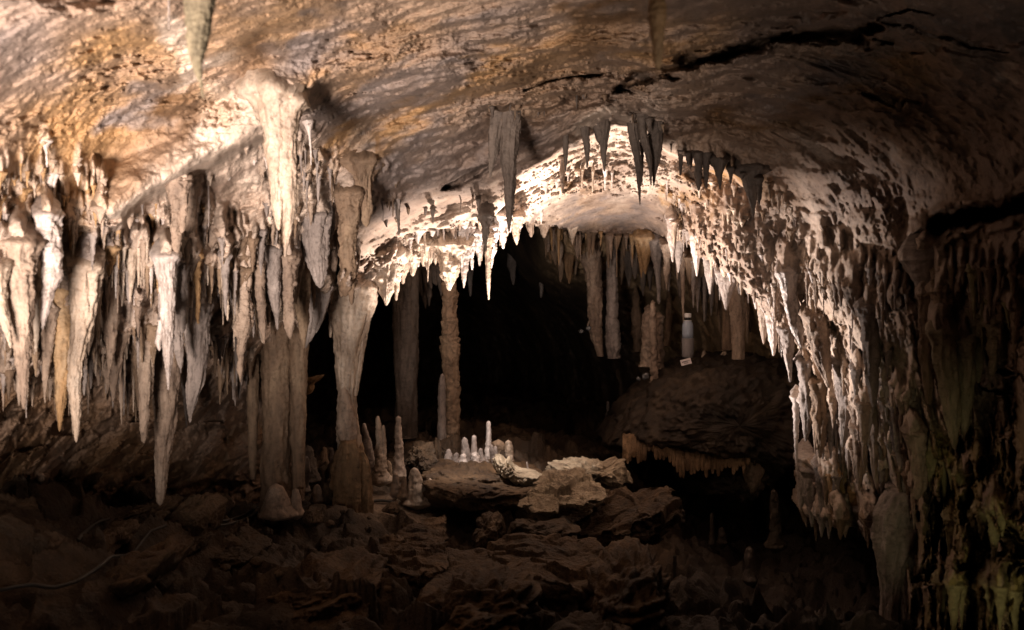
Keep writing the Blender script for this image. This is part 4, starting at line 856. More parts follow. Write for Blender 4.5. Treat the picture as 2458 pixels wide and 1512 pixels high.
# ------------------------------------------------------------------ inside the chamber
CO = 'column'
def colm(label, mat, *s, Y, **kw):
    return spire(CO, label, CO, mat, [list(x) for x in s], Y=Y, tip=False, **{**dict(root_px=40, knob=.12, flute=.12), **kw})
colm('thick brown column at left, standing on rounded stone lumps', 'brown', [(664, 760, 40), (662, 830, 35), (664, 900, 34), (664, 980, 33), (662, 1060, 32), (660, 1130, 34), (664, 1180, 38), (668, 1250, 42)], [(718, 800, 22), (718, 860, 20), (717, 940, 19), (716, 1040, 17), (716, 1130, 15), (716, 1200, 15)], [(606, 790, 15), (606, 900, 15), (607, 1000, 12), (606, 1080, 10), (608, 1150, 6)], Y=4.62, flute=.1, knob=.07, bump=True)
colm('hourglass-shaped cream column, widest at its lit top', 'cream', [(843, 690, 54), (842, 730, 50), (840, 790, 40), (835, 850, 31), (834, 900, 25), (833, 940, 21), (834, 990, 21), (838, 1050, 25), (840, 1090, 28), (846, 1130, 33), (850, 1180, 33), (852, 1260, 36)], [(800, 700, 12), (798, 740, 9), (795, 780, 6), (793, 810, 2)], [(880, 700, 16), (874, 760, 14), (866, 830, 11), (858, 900, 8), (852, 950, 5)], [(822, 690, 18), (815, 730, 16), (812, 770, 10)], Y=4.95, flute=.16, knob=.08, bump=True)
spire('flowstone_sheath', 'dark rippled flowstone sheath wrapped round the waist of the hourglass column', 'flowstone', 'tan', [(826, 930, 4), (828, 950, 12), (830, 975, 17), (831, 1005, 21), (833, 1040, 25), (836, 1080, 28)], Y=4.91, root_back=.05, root_px=6, knob=.12, band=.1, flute=.08)
spire('flowstone_skirt', 'ochre fluted flowstone skirt round the foot of the hourglass column', 'flowstone', 'rust', [[(838, 1062, 16), (838, 1085, 26), (838, 1120, 31), (840, 1170, 33), (842, 1240, 36)], [(868, 1085, 5), (874, 1105, 11), (877, 1150, 14), (879, 1235, 17)], [(866, 1205, 14), (874, 1240, 20)]], Y=4.86, root_back=.10, root_px=26, tip=False, knob=.10, flute=.26, nf=6)
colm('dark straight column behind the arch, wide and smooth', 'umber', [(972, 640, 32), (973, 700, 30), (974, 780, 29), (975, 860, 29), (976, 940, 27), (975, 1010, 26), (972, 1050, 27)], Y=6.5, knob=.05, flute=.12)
colm('knobbly banded column standing free under the big lit cone', 'brown', [(1079, 670, 15), (1080, 710, 18), (1078, 740, 17), (1080, 790, 18), (1081, 830, 21), (1080, 880, 18), (1084, 920, 18), (1084, 980, 17), (1082, 1040, 19), (1082, 1090, 22)], Y=6.25, knob=.12, band=.34)
spire('stalagmite', 'slim grey stalagmite leaning against the left side of the knobbly banded column', 'stalagmite', 'grey', [(1061, 1085, 12), (1061, 1020, 10), (1061, 960, 9), (1061, 920, 8), (1062, 896, 4)], Y=6.2, up=True)
spire('drip_curtain', 'dark wet ribbed drip curtain between the dark column and the knobbly column', 'drapery', 'umber', [[(1005 + k * 12, 640 + (k % 3) * 5, 8), (1008 + k * 12, 680, 6), (1012 + k * 12, 712 - (k % 4) * 9, 2)] for k in range(6)] + [[(1018, 715, 5), (1020, 730, 4), (1021, 742, 1.5)], [(1029, 712, 5), (1030, 736, 1.5)]], Y=7.0, knob=.1, root_px=60)
# rear curtain columns
colm('tall tan column under the flared rear curtain, left one of the rear pair', 'tan', [(1416, 585, 26), (1420, 625, 21), (1427, 670, 17), (1427, 730, 17), (1428, 790, 16), (1434, 820, 11), (1442, 855, 7)], Y=7.35, knob=.12, band=.24, flute=.15)
colm('tall grey column with a swollen foot, right one of the rear pair', 'grey', [(1469, 580, 13), (1469, 650, 12), (1469, 700, 13), (1470, 750, 14), (1470, 800, 16), (1472, 835, 16), (1472, 860, 13)], Y=7.3, knob=.12, band=.26)
colm('thin ringed column of stacked tan knobs reaching lowest behind the arch', 'tan', [(1567, 728, 5), (1567, 760, 8), (1568, 800, 8), (1570, 850, 8), (1570, 900, 9), (1571, 926, 9)], Y=6.7, knob=.22, band=.5, root_px=8)
colm('stout bundle of ringed dripstone behind the thin ringed column', 'tan', [(1556, 745, 9), (1557, 790, 14), (1556, 840, 14), (1552, 880, 16)], [(1581, 760, 9), (1581, 800, 10), (1582, 850, 11), (1583, 885, 9)], Y=6.9, knob=.25, band=.4, root_px=14)
colm('squat rear column left of the stout ringed bundle', 'brown', [(1526, 725, 8), (1528, 770, 12), (1530, 810, 13), (1532, 845, 10)], Y=7.7, knob=.2, band=.15)
colm('grey dripstone post right of the stout ringed bundle', 'brown', [(1605, 730, 6), (1605, 770, 9), (1605, 810, 10), (1600, 830, 8)], Y=7.5, knob=.2)
colm('flowstone column leaning on the rear wall left of the right arch foot', 'tan', [(1766, 680, 20), (1770, 740, 17), (1772, 800, 15), (1772, 862, 15)], Y=6.2, knob=.08, flute=.16)
colm('pale grey rear column right of the round rear niche', 'brown', [(1747, 700, 14), (1748, 760, 12), (1748, 840, 14)], Y=6.5, knob=.15)
C_ = lambda label, *s, Y=7.0, mat='tan', **kw: st(label, mat, *s, Y=Y, **{**dict(root_back=.2, knob=.12, flute=.2), **kw})
C_('broad ochre fan-shaped stalactite hanging from the middle of the rear fringe', [(1548, 575, 19), (1548, 605, 15), (1548, 632, 9), (1549, 659, 1.6)], [(1536, 590, 8), (1538, 630, 5), (1540, 667, 1.4)], Y=6.95, mat='ochre')
C_('long lilac stalactite right of the ochre fan, running into a thin stem', [(1575, 580, 15), (1577, 620, 12), (1580, 660, 7), (1581, 700, 4.5), (1581, 730, 4)], Y=6.9, mat='grey')
C_('small sharp drip left of the ochre fan', [(1518, 590, 7), (1518, 620, 5), (1518, 642, 1.4)], Y=7.1)
C_('sharp grey stalactite hanging left of the tall tan column', [(1386, 565, 12), (1386, 600, 7), (1386, 623, 1.4)], Y=7.1)
C_('lit tooth-shaped drip at the edge of the smooth slab ceiling', [(1374, 543, 11), (1374, 565, 6), (1374, 588, 1.3)], Y=6.75, mat='cream')
C_('long rear drip left of the flared rear curtain', [(1344, 560, 12), (1344, 600, 8), (1344, 640, 1.5)], Y=7.4)
C_('short rear drip nearest the dark side of the rear curtain', [(1318, 560, 10), (1317, 580, 7), (1315, 606, 1.5)], Y=7.4)
fringe([(1310, 548), (1400, 556), (1500, 566), (1600, 582)], 30, 'small brown drip in the rear fringe under the smooth slab ceiling', 'drips of the rear fringe', ['tan', 'brown', 'ochre'], (3, 7), (16, 60), 7.05, .2, 14, pile=TINY)
fringe([(1590, 590), (1660, 620), (1720, 660), (1800, 720)], 16, 'brown drip hanging on the rear wall behind the right-hand fringe', 'drips on the rear wall', ['brown', 'grey', 'tan'], (5, 10), (50, 130), 6.6, .4, 15, pile=TINY)
# lobes of the rear curtain and drapes on the rear wall
rl = random.Random(41)
def lobes(line, n, label, group, mats, hw, ln, Y, **kw):
    L = np.array(line, float)
    for k in range(n):
        x = L[0, 0] + (L[-1, 0] - L[0, 0]) * (k + rl.uniform(.2, .8)) / n; y = np.interp(x, L[:, 0], L[:, 1]); l = rl.uniform(*ln); h = rl.uniform(*hw); b = rl.uniform(-3, 3)
        spire('drapery', label, 'drapery', rl.choice(mats), [(x, y, h), (x + b * .4, y + l * .45, h * .95), (x + b * .8, y + l * .75, h * .55), (x + b, y + l, 1.5)], Y=Y + rl.uniform(-.15, .15), group=group, root_back=.3, root_px=24, flute=.24, knob=.08, **kw)
lobes([(1315, 556), (1440, 566)], 10, 'brown hanging lobe of the fluted rear curtain beside the tall rear columns', 'lobes of the rear curtain', ['brown', 'tan', 'rust'], (10, 17), (60, 130), 7.5)
lobes([(1480, 578), (1600, 588)], 7, 'brown drape hanging behind the ochre fan under the smooth slab', 'drapes under the smooth slab', ['brown', 'rust', 'umber'], (9, 15), (60, 130), 7.45)
lobes([(1620, 600), (1740, 660), (1850, 720)], 8, 'broad brown drape on the rear wall right of the bottle column', 'broad drapes of the rear wall', ['brown', 'umber', 'umber'], (9, 15), (70, 160), 6.75)
# faint ones in the dark
for lab, s, Y in (('faint grey stalactite lost in the dark left of the rear curtain', [(1296, 610, 9), (1298, 650, 8), (1300, 690, 5), (1299, 715, 2)], 9.2), ('faint lone stalactite in the dark above the knobbly column side', [(1229, 640, 8), (1231, 660, 7), (1232, 684, 2)], 9.6), ('faint stalactite in the dark between the long needle and the knobbly column', [(1128, 660, 6), (1129, 690, 5), (1129, 712, 2)], 9.0)):
    st(lab, 'grey', s, Y=Y, root_back=.3, root_px=120)
# stalagmites on the lit ledge
G = 'stalagmite'
def sg(label, mat, *s, Y=None, **kw):
    return spire(G, label, G, mat, [list(x) for x in s], Y=Y, up=True, **{**dict(knob=.17, flute=.06, band=.07), **kw})
sg('small grey cone, leftmost on the lit ledge', 'grey', [(1077, 1116, 12), (1077, 1100, 9.5), (1078, 1086, 6.5), (1078, 1077, 4)], Y=5.75)
sg('stubby grey stump between the small cone and the glowing one', 'grey', [(1095, 1117, 9), (1095, 1100, 8), (1096, 1086, 6)], Y=5.72)
sg('tall grey banded stalagmite behind the glowing one on the ledge', 'grey', [(1117, 1114, 13), (1117, 1090, 11), (1116, 1065, 8), (1115, 1049, 5)], Y=5.78, band=.06)
sg('short glowing cream stalagmite, brightest on the ledge', 'white', [(1111, 1118, 10), (1111, 1104, 8.5), (1113, 1088, 6)], Y=5.6)
sg('smooth bluish-white post with a flat top on the ledge', 'white', [(1139, 1116, 9), (1138, 1090, 8), (1138, 1065, 6.5), (1138, 1044, 5.5)], Y=5.78, knob=.05)
sg('lumpy white stalagmite in front of the bluish-white post', 'white', [(1143, 1120, 13), (1143, 1106, 9), (1142, 1096, 10), (1142, 1084, 6)], Y=5.6, knob=.28)
sg('grey hump between the lumpy white stalagmite and the tall glistening one', 'grey', [(1156, 1116, 13), (1155, 1098, 9), (1153, 1080, 5), (1153, 1075, 3)], Y=5.75)
sg('tallest glistening stalagmite on the ledge, ochre at its tip', 'white', [(1172, 1114, 9), (1172, 1080, 8), (1173, 1045, 6), (1173, 1020, 5), (1173, 1010, 4)], Y=5.8)
sg('grey leaning strands at the right of the tallest glistening stalagmite', 'grey', [(1189, 1130, 6), (1186, 1110, 7), (1182, 1090, 7), (1180, 1067, 4)], [(1191, 1105, 5), (1190, 1085, 5), (1189, 1070, 3)], [(1170, 1120, 5), (1169, 1108, 5), (1168, 1098, 3)], Y=5.68)
sg('dark brown rounded stump behind the grey leaning strands', 'brown', [(1200, 1118, 20), (1199, 1090, 18), (1197, 1065, 15), (1196, 1055, 8)], Y=5.95)
sg('yellow-lit stump at the right end of the ledge group', 'cream', [(1222, 1116, 12), (1222, 1090, 10), (1222, 1072, 9.5), (1220, 1056, 6)], Y=5.85, knob=.22)
sg('leaning grey-white stalagmite right beside the hourglass column', 'white', [(892, 1125, 14), (886, 1090, 12), (880, 1050, 8), (875, 1028, 5), (874, 1015, 3)], Y=5.3)
sg('tall twin cream stalagmite right of the hourglass column', 'cream', [(912, 1150, 19), (913, 1110, 13), (912, 1060, 10), (908, 1020, 7), (907, 998, 4)], [(920, 1120, 8), (920, 1060, 7), (920, 1020, 4)], Y=5.25)
sg('tall straight tan stalagmite between the twin cream one and the ledge', 'tan', [(958, 1140, 12), (957, 1090, 10), (957, 1040, 8.5), (956, 998, 6)], Y=5.35)
sg('small tan cone in front of the tall straight tan stalagmite', 'tan', [(949, 1182, 10), (949, 1155, 9), (948, 1134, 5)], Y=5.1)
sg('small brown cone right of the small tan cone', 'brown', [(970, 1190, 12), (970, 1165, 10), (969, 1142, 5)], Y=5.08)
sg('whitish rounded cone at the corner of the dark shelf, widest of the low ones', 'cream', [(1000, 1206, 24), (998, 1170, 19), (995, 1140, 13), (994, 1122, 7)], Y=5.08, knob=.2)
sg('thumb-sized cream cone at the right of the whitish rounded cone', 'cream', [(1035, 1184, 9), (1034, 1165, 7), (1032, 1148, 4)], Y=5.1)
sg('grey cone at the right of the twin cream stalagmite foot', 'brown', [(933, 1150, 11), (932, 1120, 8), (931, 1104, 5)], Y=5.3)
sg('white spindle-shaped stalagmite in the gap right of the thick column', 'white', [(730, 1175, 9), (730, 1145, 13), (732, 1115, 12), (735, 1094, 5)], Y=4.95)
sg('dark stump behind the white spindle-shaped stalagmite', 'umber', [(740, 1150, 20), (740, 1110, 18), (738, 1080, 12), (738, 1068, 6)], Y=5.25)
sg('dim stalagmite in the dark gap, left one of two', 'brown', [(779, 1120, 11), (778, 1090, 8), (778, 1072, 5)], Y=6.0)
sg('dim stalagmite in the dark gap, right one of two', 'umber', [(797, 1122, 12), (796, 1095, 8), (795, 1073, 5)], Y=6.1)
sg('small brown cone on the rubble right of the thick column foot', 'tan', [(763, 1200, 13), (762, 1178, 10), (761, 1162, 6)], Y=4.9)
sg('rounded stone lump against the front of the thick column foot', 'tan', [(668, 1232, 32), (666, 1200, 28), (664, 1172, 18), (662, 1160, 10)], Y=4.45, knob=.12)
sg('narrow stone lump at the right of the thick column foot', 'tan', [(711, 1230, 14), (711, 1195, 12), (709, 1172, 6)], Y=4.48, knob=.1)
sg('yellowish lump of stalagmite right of the plastic bottle', 'cream', [(1735, 880, 13), (1737, 860, 12), (1740, 842, 6)], Y=6.75, knob=.2)
sg('small pale spike below the yellowish lump near the bottle', 'cream', [(1702, 894, 5), (1702, 880, 5.5), (1703, 868, 3)], Y=6.6)
sg('tiny pale stub just right of the bottle foot', 'cream', [(1690, 856, 5), (1690, 848, 4.5), (1690, 841, 3)], Y=6.95)
sg('thin stalagmite alone on the dark floor at right', 'mud', [(1620, 1400, 5), (1620, 1360, 4.5), (1620, 1342, 4), (1620, 1331, 4.5)], Y=5.6)
sg('dim round-headed stalagmite in the hollow right of the tilted slab', 'mud', [(1709, 1300, 6), (1709, 1260, 5), (1709, 1240, 5), (1709, 1231, 4)], Y=6.2)
sg('faint round stump beside the round-headed stalagmite in the hollow', 'mud', [(1733, 1300, 9), (1733, 1280, 9), (1732, 1266, 6)], Y=6.2)
sg('brown stalagmite in the gloom before the right wall', 'mud', [(1862, 1310, 16), (1861, 1250, 12), (1859, 1200, 10), (1857, 1174, 6)], Y=5.8, band=.1)
sg('dark stalagmite post on the floor at right, hardly lit', 'umber', [(1800, 1390, 13), (1800, 1350, 12), (1799, 1312, 9)], Y=5.6)
sg('thin straw-like stalagmite standing on the pale slab', 'white', [(1267, 1128, 2.4), (1266, 1118, 2), (1265, 1108, 1.5)], Y=5.5, root_px=8)
sg('faint pale drip-fed stalagmite far back in the dark', 'grey', [(1459, 1000, 4), (1459, 980, 4), (1459, 962, 3)], Y=8.6)
# ------------------------------------------------------------------ the right wall
R4 = lambda label, mat, *s, off=.12, **kw: st(label, mat, *s, off=off, **{**dict(knob=.14, flute=.2), **kw})
R4('white leaning double stalactite, brightest on the right wall', 'white', [(1886, 655, 17), (1893, 700, 16), (1903, 745, 18), (1912, 785, 15), (1919, 812, 8), (1924, 836, 2)], [(1902, 660, 12), (1904, 700, 9), (1900, 735, 5)], knob=.1, off=.2)
R4('grey point hanging below the brightest white stalactite of the right wall', 'grey', [(1888, 790, 14), (1892, 840, 12), (1895, 880, 7), (1897, 918, 2)])
R4('peach ribbed stalactite on the lit right wall, pointed and leaning', 'tan', [(1956, 760, 22), (1964, 810, 22), (1974, 860, 18), (1983, 900, 11), (1990, 932, 2)], [(1976, 790, 12), (1984, 840, 9), (1994, 890, 4)], off=.18)
R4('pale stalactite below the dark cavity of the right wall, long and straight', 'grey', [(2022, 870, 22), (2028, 920, 22), (2032, 970, 18), (2028, 1020, 12), (2024, 1074, 3)], off=.2)
R4('rounded pale boss hanging on the right wall above the ribbed drips', 'tan', [(2048, 690, 18), (2052, 725, 17), (2056, 750, 9), (2058, 762, 3)], off=.15)
R4('long grey-brown stalactite in the middle of the right wall', 'grey', [(2088, 740, 20), (2090, 810, 20), (2092, 870, 17), (2096, 930, 12), (2098, 980, 4)], off=.15)
R4('thin drip beside the long grey-brown stalactite of the right wall', 'tan', [(2119, 700, 7), (2120, 750, 5), (2119, 792, 1.5)], off=.1)
R4('big smooth white bulge ending in a point, high on the dim right wall', 'white', [(2210, 625, 32), (2212, 650, 31), (2216, 675, 22), (2219, 696, 10), (2220, 708, 3)], off=.12, knob=.06, flute=.06)
R4('brown pillar-like stalactite below the big smooth white bulge', 'brown', [(2222, 710, 16), (2224, 780, 18), (2226, 850, 17), (2228, 910, 13), (2230, 972, 4)], off=.1)
R4('olive-grey stalactite of two long ribs, longest on the dim right wall', 'drab', [(2262, 800, 24), (2270, 870, 24), (2280, 940, 22), (2286, 1000, 17), (2290, 1050, 9), (2292, 1080, 3)], [(2316, 820, 22), (2318, 900, 21), (2318, 960, 16), (2316, 1020, 9), (2314, 1060, 3)], off=.2, knob=.08)
R4('fluted brown stalactite above the two-ribbed olive one', 'brown', [(2264, 700, 22), (2268, 760, 20), (2276, 810, 12), (2284, 840, 4)], [(2292, 690, 17), (2296, 740, 15), (2300, 790, 7)], off=.14)
R4('dim stalactite right of the two-ribbed olive one', 'drab', [(2346, 760, 18), (2346, 830, 16), (2348, 880, 9), (2349, 920, 3)], off=.1)
R4('ragged dim stalactite near the right picture edge', 'drab', [(2388, 770, 18), (2388, 830, 14), (2386, 870, 8), (2382, 905, 3)], off=.1, knob=.28)
for lab, mat, s in (('lilac fluted spear on the lower right wall, leftmost of the draped row', 'grey', [(1932, 872, 15), (1940, 970, 17), (1938, 1020, 10), (1934, 1060, 2)]),
                    ('brown ribbed drape on the lower right wall beside the lilac spear', 'brown', [(1968, 920, 20), (1970, 1000, 18), (1970, 1060, 10), (1968, 1100, 3)]),
                    ('pale ribbed drape in the middle of the lower right wall', 'tan', [(2064, 1030, 16), (2066, 1090, 15), (2064, 1140, 9), (2062, 1180, 2)]),
                    ('tan draped point right of the pale ribbed drape', 'tan', [(2100, 1040, 15), (2104, 1110, 13), (2106, 1150, 7), (2108, 1186, 2)]),
                    ('pale slanting rib at the right end of the lower right wall', 'grey', [(2150, 1010, 14), (2162, 1080, 14), (2172, 1140, 10), (2178, 1205, 4)]),
                    ('leaning ridge of flowstone next to the pale slanting rib', 'tan', [(2195, 1040, 18), (2206, 1110, 17), (2208, 1170, 12), (2200, 1200, 4)])):
    R4(lab, mat, s, off=.14, flute=.24)
# tiers hanging over the dark hollow
for lab, mat, s in (('white rounded drip lump over the dark hollow, leftmost of its tier', 'white', [(1932, 1100, 17), (1930, 1140, 16), (1926, 1185, 11), (1922, 1222, 3)]),
                    ('grey pointed drip over the dark hollow with the lowest tip of its tier', 'grey', [(1950, 1130, 20), (1950, 1190, 18), (1950, 1230, 9), (1949, 1266, 2)]),
                    ('grey fused drip over the dark hollow beside the lowest one', 'grey', [(1978, 1120, 18), (1978, 1180, 15), (1976, 1220, 8), (1974, 1256, 2)]),
                    ('ochre drip over the dark hollow in the middle of its tier', 'ochre', [(2002, 1140, 14), (2000, 1190, 10), (1997, 1230, 4), (1997, 1250, 1.6)]),
                    ('ochre needle over the dark hollow right of the middle one', 'ochre', [(2024, 1150, 13), (2025, 1200, 9), (2025, 1240, 4), (2025, 1270, 1.5)]),
                    ('small ochre drip over the dark hollow, rightmost of its tier', 'ochre', [(2052, 1180, 12), (2053, 1215, 8), (2054, 1245, 2)])):
    R4(lab, mat, s, off=.10)
scatter([(1925, 640, 2060, 700, 8), (2060, 640, 2180, 690, 6), (2000, 860, 2160, 930, 9)], 'small brown drip scattered over the lit right wall', 'drips of the right wall', ['tan', 'grey', 'white'], hw=(3, 8), ln=(40, 110), off=(.02, .12))
scatter([(1900, 960, 2040, 1010, 7), (2040, 960, 2190, 960, 8)], 'narrow fluted drape on the lower right wall', 'fluted drapes of the right wall', ['grey', 'white', 'tan'], hw=(6, 13), ln=(90, 190), off=(.02, .1))
scatter([(2230, 650, 2440, 640, 9), (2330, 700, 2450, 740, 6)], 'dim brown drip under the overhang near the right picture edge', 'dim drips near the right edge', ['brown', 'olive'], hw=(4, 10), ln=(50, 170), off=(.02, .1), pile=TINY)
scatter([(2230, 1080, 2320, 1150, 4), (2250, 1400, 2440, 1420, 8), (2270, 1250, 2420, 1220, 6)], 'yellowish knobbly drip in the lower right corner', 'yellowish drips of the lower right corner', ['olive'], hw=(6, 14), ln=(60, 150), off=(.0, .08), pile=TINY)
spire('flowstone_drapery', 'dark hanging flowstone drapery splitting into two legs at lower right', 'drapery', 'grey', [[(2185, 1180, 50), (2162, 1235, 58), (2150, 1290, 48), (2142, 1345, 34), (2138, 1400, 23), (2134, 1460, 20), (2132, 1540, 20)], [(2215, 1180, 34), (2200, 1250, 42), (2182, 1320, 30), (2164, 1380, 20), (2170, 1450, 16), (2186, 1540, 15)], [(2135, 1235, 26), (2122, 1290, 18), (2124, 1360, 12), (2128, 1440, 8)]], Y=3.98, root_px=60, root_back=.5, flute=.16, knob=.05, nf=9, tip=False)
spire(CO, 'yellow-lit fat column at the lower right picture edge', CO, 'olive', [(2452, 1290, 38), (2446, 1360, 34), (2446, 1430, 34), (2452, 1560, 40)], Y=2.75, tip=False, knob=.12, flute=.14, root_px=40, root_back=.2)
# ------------------------------------------------------------------ rocks of the ledge and floor
RK = 'rock'
rock('rock_slab', 'long dark ledge slab carrying the lit stalagmites', RK, 'slab', [(1015, 1144), (1060, 1137), (1130, 1137), (1200, 1140), (1260, 1152), (1292, 1150), (1300, 1172), (1262, 1200), (1200, 1212), (1120, 1208), (1060, 1196), (1020, 1175)], 5.25, .62, power=3.2, rough=.05, layer=.03, lay_dir=(-.1, .1, 1), facet=0.4)
rock('crusted_rock', 'rough pale crusted rim of rock along the right end of the ledge', RK, 'pale_rock', [(1196, 1114), (1206, 1108), (1216, 1118), (1222, 1108), (1236, 1130), (1262, 1138), (1300, 1142), (1298, 1158), (1262, 1160), (1232, 1158), (1210, 1146), (1197, 1140)], 5.15, .16, rough=.055)
plate('rock_slab', 'pale rough slab in front of the ledge, broadest lit rock', RK, 'pale_rock', [(1247, 1196), (1272, 1176), (1300, 1158), (1316, 1132), (1358, 1126), (1417, 1142), (1437, 1168), (1441, 1196), (1417, 1206), (1339, 1208), (1290, 1206)], (1340, 1200, 4.62), .17, -.02, .085, rough=.03, layer=.012, fine=2.2)
rock('rock_strip', 'jagged thin rock blade jutting right behind the pale slab', RK, 'pale_rock', [(1330, 1122), (1400, 1120), (1450, 1128), (1484, 1116), (1494, 1132), (1508, 1152), (1480, 1156), (1440, 1150), (1380, 1146), (1335, 1140)], 5.4, .2, rough=.06)
plate('rock_slab', 'tilted brown layered slab pointing up right at the end of the ledge', RK, 'slab', [(1444, 1182), (1480, 1182), (1515, 1181), (1534, 1168), (1573, 1171), (1597, 1182), (1610, 1188), (1608, 1198), (1638, 1214), (1636, 1226), (1593, 1250), (1554, 1276), (1495, 1296), (1456, 1280), (1401, 1274), (1382, 1252), (1440, 1216)], (1515, 1234, 4.6), .34, .30, .13, rough=.03, layer=.035)
rock('rock_strip', 'thin jagged rock strip lying in the dark gap under the ledge', RK, 'brown_rock', [(1228, 1290), (1246, 1262), (1262, 1258), (1280, 1272), (1320, 1268), (1350, 1262), (1360, 1272), (1386, 1272), (1360, 1290), (1300, 1296)], 4.4, .12, rough=.03)
plate('rock_slab', 'broad flat brown slab below the ledge, largest slab of the floor', RK, 'slab', [(1077, 1310), (1144, 1302), (1261, 1293), (1378, 1293), (1456, 1312), (1495, 1335), (1511, 1355), (1480, 1380), (1417, 1400), (1339, 1408), (1241, 1404), (1159, 1413), (1105, 1396), (1081, 1372)], (1290, 1400, 3.75), .10, .0, .2, rough=.03, layer=.010)
plate('rock_slab', 'dark square-edged block left of the broad flat brown slab', RK, 'slab', [(896, 1330), (930, 1296), (990, 1256), (1040, 1232), (1066, 1230), (1070, 1290), (1076, 1350), (1058, 1384), (1010, 1394), (950, 1380), (905, 1352)], (980, 1385, 3.8), .12, .02, .26, rough=.035, layer=.014)
rock('boulder', 'dim crusted lump in the black gap under the ledge', 'boulder', 'brown_rock', [(1138, 1304), (1148, 1266), (1175, 1250), (1202, 1252), (1208, 1290), (1192, 1308)], 4.6, .14, rough=.05)
rock('boulder', 'tilted brown boulder with cables passing over it at left', 'boulder', 'brown_rock', [(394, 1300), (396, 1262), (420, 1235), (455, 1214), (488, 1210), (512, 1226), (500, 1260), (482, 1290), (440, 1306)], 3.9, .22, power=3.6, rough=.03)
rock('boulder', 'flat wedge of rock below the tilted brown boulder at left', 'boulder', 'brown_rock', [(430, 1330), (460, 1300), (500, 1290), (498, 1306), (460, 1334)], 3.7, .15, rough=.025)
rock('boulder', 'low ochre-edged rock right of the tilted brown boulder', 'boulder', 'brown_rock', [(508, 1322), (540, 1314), (590, 1318), (622, 1330), (606, 1348), (560, 1352), (524, 1342)], 3.75, .2, power=3, rough=.03, layer=.02)
rock('boulder', 'small round stone above the low ochre-edged rock', 'boulder', 'brown_rock', [(568, 1292), (576, 1282), (588, 1282), (594, 1294), (584, 1304), (572, 1302)], 4.0, .06, rough=.01)
rock('boulder', 'brown rock face beside the left cable drop', 'boulder', 'brown_rock', [(192, 1350), (190, 1310), (220, 1290), (270, 1280), (276, 1300), (262, 1330), (220, 1350)], 3.3, .2, power=3.2, rough=.03)
rock('boulder', 'heaped grey stones at the tip of the longest stalactite', 'boulder', 'brown_rock', [(288, 1262), (300, 1240), (330, 1226), (370, 1216), (396, 1222), (392, 1246), (350, 1262), (310, 1272)], 3.8, .2, rough=.05)
rock('boulder', 'tilted layered rock in the lower left corner', 'boulder', 'slab', [(190, 1450), (260, 1390), (330, 1350), (400, 1342), (390, 1380), (330, 1430), (250, 1490), (200, 1490)], 2.95, .3, power=3.0, rough=.04, layer=.04, lay_dir=(-.7, .2, 1.0), lay_freq=13, facet=.5)
rock('boulder', 'layered rock at the bottom edge left of the middle', 'boulder', 'slab', [(640, 1440), (720, 1400), (830, 1392), (900, 1420), (880, 1470), (780, 1500), (680, 1490)], 3.15, .35, power=3.0, rough=.05, layer=.04, lay_dir=(-.6, .2, 1.0), lay_freq=12, facet=.5)
rock('boulder', 'brown outcrop at the bottom edge in the middle', 'boulder', 'slab', [(980, 1500), (1020, 1450), (1100, 1425), (1200, 1430), (1270, 1440), (1250, 1500), (1180, 1550), (1040, 1550)], 3.15, .35, power=3.0, rough=.06, layer=.03, facet=.5)
rock('boulder', 'dark rock at the bottom edge right of the brown outcrop', 'boulder', 'slab', [(1430, 1420), (1500, 1370), (1570, 1350), (1600, 1400), (1590, 1480), (1560, 1540), (1450, 1540), (1420, 1480)], 3.5, .4, power=2.8, rough=.06, layer=.03, facet=.5)
rock('boulder', 'mud-brown rough boulder between the tall tan stalagmite and the ledge', 'boulder', 'brown_rock', [(966, 1110), (975, 1084), (1000, 1074), (1024, 1078), (1040, 1100), (1044, 1120), (1000, 1128)], 5.7, .2, rough=.05)
rock('boulder', 'dark lump of rubble between the thick column and the hourglass column', 'boulder', 'brown_rock', [(775, 1200), (785, 1160), (800, 1150), (814, 1165), (812, 1205), (790, 1216)], 4.95, .14, rough=.05)
rock('boulder', 'small ochre-edged stone on the floor before the hourglass column', 'boulder', 'brown_rock', [(728, 1240), (745, 1224), (766, 1226), (768, 1246), (750, 1256), (732, 1252)], 4.55, .1, rough=.03)
rock('boulder', 'small dark stone lying on the trodden silt', 'boulder', 'brown_rock', [(920, 1226), (935, 1214), (950, 1214), (954, 1228), (936, 1232)], 4.9, .07, rough=.02)
rock('boulder', 'dim lump at the back of the pale slab, crusted', 'boulder', 'brown_rock', [(1238, 1140), (1242, 1120), (1256, 1114), (1268, 1124), (1272, 1142)], 6.0, .14, rough=.05)
rock('boulder', 'dark lump right of the crusted one at the back of the pale slab', 'boulder', 'brown_rock', [(1266, 1142), (1280, 1126), (1296, 1124), (1312, 1140), (1304, 1150)], 6.05, .14, rough=.05)
rock('rock_flake', 'orange jagged rock flake sticking out right of the thick column', 'rock', 'ochre', [(716, 908), (738, 905), (760, 904), (774, 903), (764, 914), (752, 918), (748, 926), (750, 934), (744, 942), (736, 947), (716, 944)], 5.1, .06, rough=.012, n=(120, 30))
